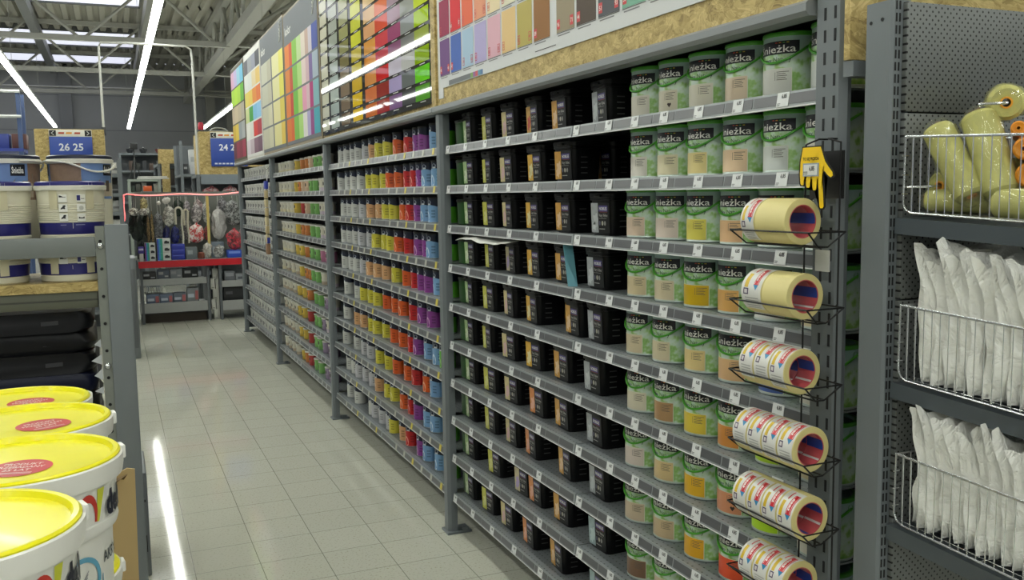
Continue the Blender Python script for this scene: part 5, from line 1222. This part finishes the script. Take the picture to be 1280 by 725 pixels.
def pack(lab, x0, x1, y0, z0, z1, h, name='carton', cat='box', dep=0.22, group=None, marks=None, bev=0.004):
    """a closed carton with flaps and a printed front"""
    t = thing(name, lab, cat, ((x0 + x1) / 2, y0, z0), 0, group); w = (x1 - x0) / 2; hh = z1 - z0
    mb = MB(); mb.box(-w, w, 0, dep, 0, hh, M(h, 0.45, var=0.08), bev=min(bev, w * 0.3)); obj('box', mb, t)
    if marks:
        mb = MB()
        for a, b, c, d, mh in marks: mb.quad((-w + 2 * w * a, -0.0012, hh * c), (-w + 2 * w * b, -0.0012, hh * c), (-w + 2 * w * b, -0.0012, hh * d), (-w + 2 * w * a, -0.0012, hh * d), M(mh, 0.45))
        obj('front_print', mb, t)
    return t
for k, (z, n) in enumerate(((1.40, 3), (1.61, 3), (1.84, 2), (2.08, 2))):
    for j in range(n):
        pack('%s carton on the %s board of the far left open rack' % (('white', 'pale grey', 'dark')[(k + j) % 3], ('lowest visible', 'second', 'third', 'top')[k]), 0.118 - (j + 1) * 0.135, 0.105 - j * 0.135, 12.43, z, z + 0.11 + 0.03 * ((k + j) % 2), ('d0cfca', 'a6a8a8', '3a3b3d')[(k + j) % 3], marks=[(.2, .8, .3, .5, '77797a')], group='cartons on the far left open rack')

# red-edged display counter with Christmas stock
t = thing('display_counter', 'long counter with a red front edge at the end of the aisle', 'counter', (0, 0, 0))
mb = MB(); mb.box(0.285, 1.86, 13.80, 14.6, 0.86, 0.893, M('85878a', 0.4)); obj('top', mb, t)
mb = MB(); mb.box(0.285, 1.86, 13.785, 13.80, 0.80, 0.892, M('c0202c', 0.35)); obj('red_edge', mb, t)
for x in (0.30, 1.19, 1.36, 1.82):
    mb = MB(); mb.box(x, x + 0.035, 13.84, 14.55, 0.0, 0.86, DGREY); obj('leg_frame', mb, t)
mb = MB(); mb.box(0.29, 1.86, 14.42, 14.44, 0.893, 1.86, M('6e726c', 0.6)); obj('back_board', mb, t)
counter = t
for i, (x0, x1, z, zz) in enumerate(((0.275, 1.185, 0.605, 'upper'), (0.275, 1.185, 0.262, 'lower'), (1.385, 1.84, 0.535, 'upper right'), (1.385, 1.84, 0.245, 'lower right'))):
    mb = MB(); mb.box(x0, x1, 13.86, 14.4, z - 0.012, z, M('8a8c8c', 0.4, 0.2)); mb.box(x0, x1, 13.845, 13.86, z - (0.06 if z > 0.4 else 0.11), z + 0.03, M('9fa1a0', 0.4, 0.2)); obj('lower_shelf', mb, counter)
mb = MB(); mb.box(0.30, 1.18, 14.0, 14.4, 0.0, 0.12, M('4a4038', 0.6)); obj('shadow_block', mb, counter)  # dark brown block standing in for the shadow under the lower shelf
BXG = 'boxes below the red-edged counter'
for k, (x0, x1, z1, h, c) in enumerate(((0.33, 0.515, 0.73, '38393a', 'black'), (0.53, 0.69, 0.755, '6d7686', 'blue-grey'), (0.70, 0.86, 0.758, '9aa0a6', 'silver'), (0.875, 1.08, 0.76, '2f3134', 'dark'))):
    pack('%s carton on the upper shelf below the red counter' % c, x0, x1, 13.93, 0.607, z1, h, group=BXG, marks=[(.1, .5, .55, .8, 'b8babc'), (.6, .9, .3, .45, 'c8cacc')])
for k, (x0, x1, z1, h, c) in enumerate(((0.37, 0.54, 0.415, '66748c', 'first'), (0.55, 0.72, 0.41, '6c7a90', 'second'), (0.73, 0.90, 0.415, '67727f', 'third'), (0.915, 1.075, 0.48, '8a9094', 'tall fourth'))):
    pack('%s blue-grey tool carton from the left on the lower counter shelf' % c, x0, x1, 13.93, 0.264, z1, h, group=BXG, marks=[(.08, .6, .35, .6, 'c4ccd8'), (.7, .95, .2, .8, 'b86a6a')])
t = thing('wire_tray', 'white ribbed tray lying on the tool cartons below the counter', 'tray', (0.44, 14.0, 0.418), 0)
mb = MB(); mb.box(-0.14, 0.14, 0, 0.2, 0, 0.01, M('c8c8bc', 0.4)); obj('base', mb, t)
mb = MB(); [mb.box(-0.14 + k * 0.028, -0.128 + k * 0.028, 0, 0.006, 0.0, 0.09, M('c8c8bc', 0.4)) for k in range(11)]; obj('ribs', mb, t)
for k, (x, z0, z1) in enumerate(((1.268, 0.592, 0.743), (1.334, 0.588, 0.728), (1.31, 0.445, 0.585), (1.266, 0.312, 0.442), (1.30, 0.17, 0.305))):
    pass
zz = 0.0
for k in range(5):
    pack('white upright carton, %s from the floor in the stack between the counter shelves' % ORD[k], 1.275 - 0.03 * (k % 2), 1.275 - 0.03 * (k % 2) + 0.055, 13.92, zz, zz + 0.148, 'c9c9c0', dep=0.15, group='white cartons stacked between the counter shelves', marks=[(.2, .8, .1, .2, '8c8c88')]); zz += 0.1485
pack('white upright carton beside the top of the white stack', 1.315, 1.358, 13.95, 0.0, 0.735, 'cfcfc6', dep=0.12)
pack('grey printed carton on the upper right counter shelf', 1.444, 1.592, 13.95, 0.537, 0.70, '80848a', marks=[(.1, .9, .5, .8, 'a4a8b0')], group=BXG)
pack('pale carton at the right of the upper right counter shelf', 1.602, 1.75, 13.95, 0.537, 0.655, 'a4a8ac', marks=[(.2, .7, .3, .6, '6c7076')], group=BXG)
pack('dark carton on the lower right counter shelf', 1.42, 1.74, 13.95, 0.247, 0.46, '2b2c2e', marks=[(.1, .4, .5, .7, '55565a')], group=BXG)
# boxes on the counter top
ZC = 0.8935; LB = 'light string boxes on the counter'
pack('white carton under the flat purple box at the left end of the counter', 0.31, 0.36, 13.86, ZC, 1.0, 'c6c4c0', dep=0.3)
pack('flat purple box at the left end of the counter', 0.295, 0.37, 13.87, 1.0005, 1.09, '4a3f94', dep=0.28, marks=[(.1, .9, .5, .8, 'c8c4dc')])
for nm, x0, x1, zt, lab in (('a', 0.385, 0.52, 1.145, 'left'), ('b', 0.545, 0.722, 1.20, 'right')):
    h = (zt - ZC) / 3
    for k in range(3):
        pack('rainbow-edged white light string box, %s of three in the %s stack' % (('bottom', 'middle', 'top')[k], lab), x0, x1, 13.90, ZC + k * h + 0.0003, ZC + (k + 1) * h - 0.0003, 'c9cdca', dep=0.2, group=LB,
             marks=[(0, .12, 0, 1, '8a3c98' if nm == 'a' else '3c4cb0'), (.12, .25, 0, 1, '3c8cb8'), (.25, .42, 0, 1, '3c9c84'), (.55, .92, .3, .62, '26282c'), (.6, .8, .62, .72, '3a3c40')])
for k in range(3): pack('blue storage box, %s of the stack of three on the counter' % ('bottom', 'middle', 'top')[k], 0.735, 0.915, 13.92, ZC + k * 0.0735, ZC + 0.073 + k * 0.0735, '2f3a9c', dep=0.2, group='blue boxes on the counter', marks=[(.1, .9, .75, .85, '5f6cc4')])
pack('smoky grey carton next to the blue boxes on the counter', 0.93, 1.085, 13.95, ZC, 1.06, '6c7478', marks=[(.15, .6, .4, .75, '9aa2a4')])
pack('blue tray carton at the right end of the counter', 1.50, 1.70, 13.92, ZC, 1.0, '2a4cb0', marks=[(.1, .9, .55, .85, '6f8cd4')])
pack('grey-blue carton behind the silver tinsel on the counter', 1.30, 1.48, 14.15, ZC, 1.12, '76828e', marks=[(.1, .5, .4, .7, 'b4bcc4')])
t = thing('lantern', 'small brown lantern jar on the counter', 'lantern', (1.138, 13.97, ZC))
mb = MB(); mb.lathe([(0, 0), (0.045, 0), (0.05, 0.01), (0.046, 0.08), (0.03, 0.095), (0.0, 0.096)], M('7a4434', 0.35), 16); obj('jar', mb, t)
mb = MB(); mb.lathe([(0, 0.096), (0.03, 0.096), (0.028, 0.12), (0.0, 0.125)], M('1d1a18', 0.4), 12); obj('lid', mb, t)
# hanging rail
t = counter
mb = MB(); mb.tube([(0.29, 14.2, 1.80), (1.86, 14.2, 1.80)], 0.010, GREY); mb.tube([(0.29, 14.05, 1.80), (1.86, 14.05, 1.80)], 0.008, GREY); obj('hanging_bars', mb, t)
mb = MB()
for x in (0.30, 1.08, 1.85): mb.tube([(x, 14.42, 1.82), (x, 14.04, 1.80)], 0.009, GREY)
obj('hanging_arms', mb, t)
mb = MB(); mb.box(1.25, 1.285, 14.06, 14.10, 0.8935, 1.83, M('c9b46a', 0.4)); tag(obj('gold_post', mb), 'pale gold upright post standing on the counter', 'post')
def h2_of(h):
    return ''.join('%02x' % max(0, min(255, int(int(h[i:i + 2], 16) * 0.62))) for i in (0, 2, 4))
# soft bags and bundles: lumpy bodies with a tied neck
def bag(lab, x0, x1, z0, z1, h, y=14.1, h2=None, name='bag', cat='bag', seed=0, lump=0.12, film=0.0, dep=0.5, hook=True, group='hanging stock above the counter'):
    rnd = random.Random(seed + int(x0 * 997)); t = thing(name, lab, cat, ((x0 + x1) / 2, y, z0), 0, group)
    w = (x1 - x0) / 2; H = z1 - z0; n, L = 22, 14; ph = [rnd.uniform(0, 6) for _ in range(6)]; loops = []
    for i in range(L + 1):
        v = i / L; e = (max(0.0, 1 - abs(2 * min(v / 0.92, 1) - 1) ** 3.2)) ** 0.5 if v < 0.9 else 0.18; e = max(e, 0.14); lp = []
        for k in range(n):
            a = 2 * pi * k / n; f = 1 + lump * (sin(3 * a + 5 * v + ph[0]) + 0.7 * sin(5 * a - 9 * v + ph[1]) + 0.5 * sin(9 * a + 13 * v + ph[2]))
            lp.append((w * e * f * cos(a) / (1 + lump), w * dep * e * f * sin(a), H * v))
        loops.append(lp)
    m = M(h, 0.3, var=0.25, scale=28, coat=0.3)
    m = mottle(h, h2 or h2_of(h), 26 + (seed * 7) % 20); ms = [m] * L
    mb = MB(); mb.loft(loops, m, True, True, mats=ms); obj('body', mb, t)
    if hook: mb = MB(); mb.tube([(0, 0, H - 0.01), (0, 0, max(H + 0.01, 1.795 - z0)), (0, 0.006, max(H + 0.01, 1.795 - z0) + 0.012)], 0.003, M('b8b8b4', 0.4), 5); obj('hanger', mb, t)
    return t
bag('dark green artificial tree bundle at the far left of the counter display', 0.20, 0.40, 1.16, 1.62, '26332a', 14.2, name='tree_bundle', cat='artificial tree', lump=0.2)
bag('second dark green tree bundle, right of the first one', 0.385, 0.55, 1.175, 1.61, '2a352c', 14.2, name='tree_bundle', cat='artificial tree', lump=0.2, seed=4)
bag('fluffy white garland puff above the left green bundle', 0.20, 0.34, 1.53, 1.645, 'd4d4cc', 14.06, name='garland_puff', cat='garland', lump=0.25, dep=0.8)
bag('fluffy white garland puff above the second green bundle', 0.34, 0.48, 1.53, 1.65, 'dcdcd4', 14.06, name='garland_puff', cat='garland', lump=0.25, seed=3, dep=0.8)
bag('pale gold ribbon bundle hanging from the red light rope', 0.35, 0.455, 1.60, 1.79, 'c2b880', 14.05, name='ribbon_bundle', cat='ribbon', lump=0.2)
bag('grey stuffed bag hanging left of the white figure', 0.51, 0.66, 1.18, 1.58, '8d9094', 14.2)
bag('white plush bag hanging above the blue bags', 0.65, 0.81, 1.37, 1.68, 'c4c4bc', 14.08)
bag('deep blue bag hanging left of centre, below the white plush', 0.645, 0.745, 1.12, 1.385, '2b3278', 14.2)
bag('deep blue bag hanging below the white plush, right one of the pair', 0.75, 0.87, 1.11, 1.38, '303a86', 14.2, seed=2)
bag('lilac grey bag hanging near the middle of the rail', 0.95, 1.04, 1.555, 1.735, 'a9a2a8', 14.2)
bag('clear film bag with dull pink contents in the middle of the rail', 1.035, 1.185, 1.405, 1.70, 'b4aeae', 14.12, lump=.18)
bag('red and white striped candy bag hanging in the middle', 0.985, 1.21, 1.115, 1.41, 'c63e40', 14.1, 'd8d0cc')
bag('large grey and white film bag right of the gold post', 1.31, 1.53, 1.15, 1.64, 'aaa8a6', 14.2, 'b8b8b6', lump=0.18)
bag('black and silver tinsel bag at the right of the rail', 1.51, 1.73, 1.355, 1.75, '8c8e8e', 14.12, '3c3e3e', lump=0.2)
bag('red and black tinsel heap at the right end of the counter', 1.505, 1.725, 1.0005, 1.32, 'c03040', 14.0, '5a3034', name='tinsel_bag', lump=0.2, hook=False)
bag('pale tinsel heap lying in the middle of the counter', 1.16, 1.30, ZC, 1.13, 'c4c2ba', 14.02, 'a8a49a', name='tinsel_bag', lump=0.22, hook=False, seed=1)
bag('silvery tinsel heap lying right of the pale one on the counter', 1.31, 1.47, ZC, 1.09, 'b4b4b0', 13.98, name='tinsel_bag', lump=0.22, hook=False, seed=6)
bag('pink and white bag on the top board of the 24 rack', 1.28, 1.53, 1.7225, 1.95, 'c8b0b0', 14.75, 'b85058', lump=0.15, hook=False, dep=0.4, group='bags on the 24 rack')
bag('white and pink bag right of its twin on the 24 rack', 1.55, 1.80, 1.7225, 1.95, 'd0c4c4', 14.75, 'c06068', lump=0.15, hook=False, dep=0.4, group='bags on the 24 rack')
for k in range(6): bag('%s dark bag from the left on the middle board of the 24 rack' % ORD[k], 1.27 + k * 0.16, 1.41 + k * 0.16, 1.2005, 1.52, ('8f8884', 'a8a09a', '55585a')[k % 3], 14.8, ('b4a8a4', 'c4bcb8', '8c8c8c')[k % 3], seed=k, hook=False, group='bags on the 24 rack')
extra = [('dull olive bundle', 0.205, 0.30, 1.30, 1.60, '4a4a34', 14.28), ('brown beaded garland', 0.43, 0.47, 1.06, 1.56, '8a744c', 14.06), ('second brown beaded garland', 0.485, 0.52, 1.10, 1.60, '9a8458', 14.06), ('pale cream bag', 0.56, 0.70, 1.12, 1.36, 'a8a294', 14.3),
    ('dark green fir bag', 0.80, 0.95, 1.50, 1.77, '2c4034', 14.3), ('smoky clear bag', 0.86, 0.98, 1.12, 1.42, '767c80', 14.32), ('pinkish tinsel bag', 1.08, 1.22, 1.50, 1.76, 'b8a0a0', 14.3), ('white snow bag', 1.20, 1.31, 1.40, 1.72, 'c8c8c4', 14.22),
    ('red ribbon bag', 1.215, 1.30, 1.14, 1.36, 'a84a4a', 14.24), ('grey pearl bag', 1.42, 1.56, 1.55, 1.77, '8c8c90', 14.3), ('small white bag', 1.36, 1.46, 0.9, 1.14, 'c0bfba', 14.3), ('black bead bag', 1.62, 1.80, 1.36, 1.60, '3a3c40', 14.28),
    ('pale pink bag', 1.70, 1.83, 1.02, 1.34, 'c49ca0', 14.2), ('dark bag', 0.30, 0.42, 0.90, 1.16, '30343a', 14.28), ('grey fleece bag', 0.92, 1.04, 1.16, 1.50, 'a09a98', 14.26)]
for k, (w_, x0, x1, z0, z1, h, y) in enumerate(extra):
    bag(w_ + ' packed in among the Christmas stock', x0, x1, z0 + 0.0, z1, h, y, seed=20 + k, lump=0.2, dep=0.45, hook=z1 > 1.2)
t = thing('plush_bird', 'white plush bird figure perched above the white bag', 'toy', (0.68, 14.05, 1.682))
mb = MB(); WH = M('ccccc6', 0.6)
mb.lathe([(0, -0.05), (0.035, -0.04), (0.05, 0.0), (0.035, 0.05), (0.0, 0.075)], WH, 14, Matrix.Translation((0.02, 0, 0.05)) @ Matrix.Rotation(1.1, 4, 'Y')); obj('body', mb, t)
mb = MB(); mb.lathe([(0, -0.03), (0.024, -0.018), (0.03, 0.0), (0.02, 0.022), (0.0, 0.032)], WH, 12, Matrix.Translation((-0.075, 0, 0.02))); obj('head', mb, t)
mb = MB(); mb.tube([(0.02, 0, 0.10), (0.02, 0, 0.115)], 0.003, M('b8b8b4', 0.4)); obj('hanger', mb, t)
def cane(lab, x0, x1, z0, z1, h):
    t = thing('garland_loop', lab, 'garland', (0, 14.08, 0), 0, 'hanging stock above the counter'); mb = MB(); P = []; r = (x1 - x0) / 2 - 0.012
    P += [(x1 - 0.012 + 0.006 * sin(k), 0, z0 + (z1 - r - z0) * k / 8) for k in range(9)] + [((x0 + x1) / 2 + r * cos(a), 0, z1 - r + r * sin(a)) for a in [pi * k / 10 for k in range(1, 11)]] + [(x0 + 0.012, 0, z1 - r - 0.05 * k) for k in range(1, 5)]
    mb.tube(P, 0.014, M(h, 0.5, var=0.2, scale=60), 8); obj('strand', mb, t)
    mb = MB(); mb.tube([((x0 + x1) / 2, 0, z1 + 0.01), ((x0 + x1) / 2, 0.0, 1.81)], 0.003, M('b8b8b4', 0.4), 5); obj('hanger', mb, t)
cane('pale cane-shaped garland hanging right of the blue bags', 0.81, 0.92, 1.11, 1.635, 'c2beae')
cane('second cane-shaped garland hanging beside the candy bag', 0.925, 1.0, 1.12, 1.60, 'bdb7a4')
# glowing red light rope
ROPE = emit('red_led_rope', (1.0, 0.03, 0.05, 1), 1.3)
mb = MB(); P = [(0.135, 13.82, 1.46)] + [(0.145 + 0.004 * sin(k), 13.82, 1.46 + 0.04 * k) for k in range(1, 10)] + [(0.19 + k * 0.0755, 13.82, 1.835 - 0.012 * sin(k * 0.5) - 0.02 * sin(k / 20 * pi)) for k in range(0, 21)]
mb.tube(P, 0.0095, ROPE, 8); o = obj('light_rope', mb); tag(o, 'glowing red light rope strung across the Christmas display', 'light')
t = thing('rope_frame', 'thin orange-brown pole carrying the left end of the light rope', 'pole', (0, 0, 0))
mb = MB(); mb.tube([(0.128, 13.845, 0.0), (0.128, 13.845, 1.85)], 0.012, M('b8946c', 0.5)); obj('pole', mb, t)
mb = MB(); mb.lathe([(0, 0), (0.09, 0), (0.09, 0.02), (0.02, 0.03), (0, 0.03)], DGREY, 16, Matrix.Translation((0.128, 13.845, 0))); obj('foot', mb, t)
# white pipe portal over the cross aisle
t = thing('pipe_portal', 'thin white pipe arch rising over the end of the aisle', 'pipe', (0, 0, 0))
mb = MB(); mb.tube([(-0.056, 14.6, 2.69), (-0.058, 14.6, 3.93), (-0.03, 14.6, 3.99), (0.3, 14.6, 4.0), (1.12, 14.62, 3.995), (1.19, 14.62, 3.95), (1.20, 14.62, 3.8)], 0.016, M('c4c5c0', 0.4), 8)
mb.tube([(1.20, 14.62, 3.8), (1.21, 14.63, 2.117)], 0.016, M('c4c5c0', 0.4), 8); obj('pipe', mb, t)
mb = MB(); mb.tube([(-0.056, 14.6, 2.68), (-0.056, 14.6, 2.80)], 0.03, M('33363a', 0.5), 8); obj('socket', mb, t)
t = thing('warning_lamp', 'small red beacon on top of the 24 header board', 'lamp', (1.285, 14.7, 2.755))
mb = MB(); mb.lathe([(0, 0), (0.05, 0), (0.05, 0.03), (0.0, 0.03)], M('3a3a3c', 0.5), 14); obj('base', mb, t)
mb = MB(); mb.lathe([(0.045, 0.03), (0.045, 0.10), (0.03, 0.14), (0.0, 0.15)], M('b02438', 0.25), 14); obj('dome', mb, t)
t = thing('cable_coil', 'grey cable loop lying on top of the 24 header board', 'cable', (1.55, 14.8, 2.757))
mb = MB(); mb.tube([(0.13 * cos(a), 0.05 * sin(a), 0.012 + 0.06 * max(0, sin(a))) for a in [2 * pi * k / 20 for k in range(20)]], 0.011, M('8f9490', 0.5), 7, closed=True); obj('loop', mb, t)

# deeper racks, seen over the counter
DEEP = rack('tall grey rack with a chipboard front, deep behind the counter', 0.92, 1.72, 21.0, 23.0, (0.9, 1.5, 2.05, 2.5), 2.55, group='deep racks')
mb = MB()
for x0, x1, z0, z1 in ((0.94, 1.70, 2.50, 2.80), (1.0, 1.16, 1.55, 2.50)): mb.box(x0, x1, 20.93, 20.99, z0, z1, OSB)
obj('chipboard_front', mb, DEEP)
rack('grey rack of tools deep on the right, just left of the 24 header', 1.22, 2.3, 18.6, 20.4, (0.7, 1.3, 1.75, 2.22), 2.85, group='deep racks')
rack('low grey cabinet rack far behind the Christmas display', 0.30, 0.90, 19.6, 20.4, (0.6, 1.2, 1.9, 2.15), 2.15, M('8d958c', 0.5), group='deep racks')
for k in range(7): pack('%s upright dark case from the left on the deep tool rack' % ORD[k], 1.27 + k * 0.13, 1.37 + k * 0.13, 18.7, 2.221, 2.42 + 0.09 * ((k * 3) % 4), ('2e3034', 'b9bbbc', '44484e', '6f7276')[k % 4], dep=0.3, group='cases on the deep tool rack', marks=[(.2, .8, .5, .7, '9a9c9e')])
for k in range(6): pack('%s carton from the left on the middle board of the deep tool rack' % ORD[k], 1.27 + k * 0.15, 1.40 + k * 0.15, 18.7, 1.751, 1.95 + 0.06 * (k % 3), ('202226', '2c3036', '5a3a34')[k % 3], dep=0.3, group='cases on the deep tool rack')
for k in range(5): pack('%s dark carton from the left behind the chipboard front' % ORD[k], 0.99 + k * 0.14, 1.11 + k * 0.14, 21.1, 2.051, 2.35 + 0.05 * (k % 2), ('3a2f38', '4a4440', '283040', '6a5a48', '33363c')[k], dep=0.3, group='cartons in the deep chipboard rack')
t = thing('white_profiles', 'bundle of white profiles lying on the low cabinet rack', 'profiles', (0.73, 19.7, 2.155))
mb = MB(); [mb.box(-0.26 + 0.02 * k, 0.22 + 0.03 * k, 0.03 * k, 0.03 * k + 0.02, 0.03 * (k % 2) , 0.03 * (k % 2) + 0.025, M('c6c6c0', 0.4)) for k in range(5)]; obj('hanging_bars', mb, t)
pack('orange case on the low cabinet rack', 0.54, 0.68, 18.2, 1.90, 2.0, 'c85a2c', dep=0.3); rack('small stand under the orange case', 0.5, 0.72, 18.15, 18.55, (1.0, 1.90), 1.90)
for x in (0.45,):
    t = thing('tripod_lamp', 'black tripod work lamp standing on the low cabinet rack', 'lamp', (x, 20.0, 2.152))
    for k in range(3):
        a = 0.4 + 2 * pi * k / 3; mb = MB(); mb.tube([(0, 0, 0.42), (0.13 * cos(a), 0.13 * sin(a), 0.0)], 0.014, M('2b2d2c', 0.5)); obj('leg', mb, t)
    mb = MB(); mb.tube([(0, 0, 0.4), (0, 0, 0.62)], 0.012, M('2b2d2c', 0.5)); obj('mast', mb, t)
    mb = MB(); mb.box(-0.07, 0.07, -0.04, 0.04, 0.6, 0.72, M('1d1e1f', 0.5), bev=0.01); obj('head', mb, t)
rack('far grey rack near the back wall carrying dark round pots', 0.2, 1.25, 24.0, 25.0, (0.9, 1.7, 2.45, 2.86), 2.86, group='deep racks')
for x, h, w in ((0.46, '26282c', 'left black'), (0.76, '2c2e30', 'middle black'), (1.12, '6a3030', 'right dark red')):
    t = thing('round_pot', '%s round pot on top of the far grey rack' % w, 'pot', (x, 24.3, 2.861))
    mb = MB(); mb.lathe([(0, 0), (0.05, 0), (0.085, 0.06), (0.09, 0.11), (0.08, 0.11), (0, 0.10)], M(h, 0.4), 16); obj('bowl', mb, t)
    mb = MB(); mb.lathe([(0.03, 0.11), (0.02, 0.14), (0, 0.145)], M('1b1c1e', 0.4), 10); obj('knob', mb, t)
for k in range(5): pack('%s small case from the left on the low cabinet rack' % ORD[k], 0.33 + k * 0.11, 0.42 + k * 0.11, 19.65, 1.901, 2.02 + 0.04 * (k % 3), ('2c3a30', '44463f', '6a6c66', '2a2c2c', '8a8a80')[k], dep=0.3, group='cases on the low cabinet rack')
for k in range(4): pack('%s green and black carton from the left inside the low cabinet rack' % ORD[k], 0.36 + k * 0.13, 0.47 + k * 0.13, 19.65, 1.201, 1.55 + 0.05 * (k % 2), ('39503c', '24282a', '5a5c58', '2f3c34')[k], dep=0.3, group='cases on the low cabinet rack')
for k in range(6): pack('%s dark jar box from the left on the far grey rack' % ORD[k], 0.27 + k * 0.15, 0.37 + k * 0.15, 24.1, 2.451, 2.62 + 0.06 * (k % 2), ('33363a', '4c3c34', '2a2e2c')[k % 3], dep=0.3, group='boxes on the far grey rack')
# left background
t = thing('blue_rack', 'tall blue rack frame with white rails behind the left buckets', 'rack', (0, 20, 0))
for x in (-1.58, -2.9): mb = MB(); mb.box(x, x + 0.075, 0, 0.08, 0, 3.86, M('3c5078', 0.5)); obj('post', mb, t); mb = MB(); mb.box(x, x + 0.075, 0.9, 0.98, 0, 3.86, M('3c5078', 0.5)); obj('post', mb, t)
for z in (3.83, 3.36): mb = MB(); mb.tube([(-2.9, -0.03, z), (-1.5, -0.03, z)], 0.032, M('c4c7c4', 0.4)); obj('rail', mb, t)
mb = MB(); mb.box(-2.9, -1.5, -0.02, 0.98, 2.70, 2.76, M('2f3f8c', 0.5)); obj('deck', mb, t)
for k in range(4): pack('%s dark carton from the right on the blue rack deck' % ORD[k], -1.70 - k * 0.3, -1.45 - k * 0.3, 20.12, 2.761, 3.04, ('5a3430', '2c3c88', '3a2c2c', '2c3a80')[k], dep=0.5, group='cartons on the blue rack')
# merchandise strip hanging at the upright
t = thing('merchandise_strip', 'hanging strip of pale brush packs on the fourth upright', 'strip', (1.49, 9.80, 0))
mb = MB(); mb.box(-0.004, 0.0, 0.01, 0.05, 1.24, 2.05, M('c9c8c0', 0.4)); mb.tube([(0, 0.03, 2.05), (0.028, 0.03, 2.08)], 0.003, CHROME); obj('strip', mb, t)
mb = MB(); mb.box(-0.03, 0.0, -0.02, 0.09, 1.85, 1.93, M('2c3c9c', 0.4), bev=0.003); obj('header_card', mb, t)
for k in range(6):
    mb = MB(); z = 1.835 - k * 0.092
    mb.box(-0.035, -0.004, -0.012 + 0.012 * (k % 2), 0.07 + 0.012 * (k % 2), z - 0.085, z, M('c4b690' if k % 2 else 'b8a67c', 0.5, var=0.15, scale=40), Matrix.Rotation(0.0, 4, 'X'), bev=0.006); obj('brush_pack', mb, t)
mb = MB(); mb.box(-0.03, 0.0, -0.01, 0.09, 1.285, 1.345, M('26328a', 0.4), bev=0.003); obj('footer_card', mb, t)
mb = MB(); mb.box(-0.035, 0.0, -0.015, 0.10, 1.17, 1.28, M('8a6a50', 0.5), bev=0.004); obj('lower_pack', mb, t)

# ------------------------------------------------------------------ daylight / bounce of the rest of the store
w = bpy.data.worlds.new('store'); SC.world = w; w.use_nodes = True
bg = w.node_tree.nodes['Background']; bg.inputs['Color'].default_value = (0.93, 0.96, 1.0, 1); bg.inputs['Strength'].default_value = WORLD_S

# ------------------------------------------------------------------ camera
cam = bpy.data.cameras.new('camera'); co = bpy.data.objects.new('camera', cam); COL.objects.link(co)
F_, yaw, pit, rol, H_ = 1147.278, radians(23.351), radians(6.024), radians(-0.859), 1.768
f = Vector((sin(yaw) * cos(pit), cos(yaw) * cos(pit), -sin(pit))); r = Vector((cos(yaw), -sin(yaw), 0)); u = r.cross(f)
r2 = cos(rol) * r + sin(rol) * u; u2 = -sin(rol) * r + cos(rol) * u
mw = Matrix((r2, u2, -f)).transposed().to_4x4(); mw.translation = (0, 0, H_); co.matrix_world = mw
cam.sensor_fit = 'HORIZONTAL'; cam.sensor_width = 36; cam.lens = F_ * 36 / 1280; cam.clip_start = 0.05; cam.clip_end = 200
SC.camera = co
SC.view_settings.view_transform = 'Standard'; SC.view_settings.look = 'None'; SC.view_settings.gamma = 1.0; SC.view_settings.use_curve_mapping = False
SC.view_settings.exposure = EXPO
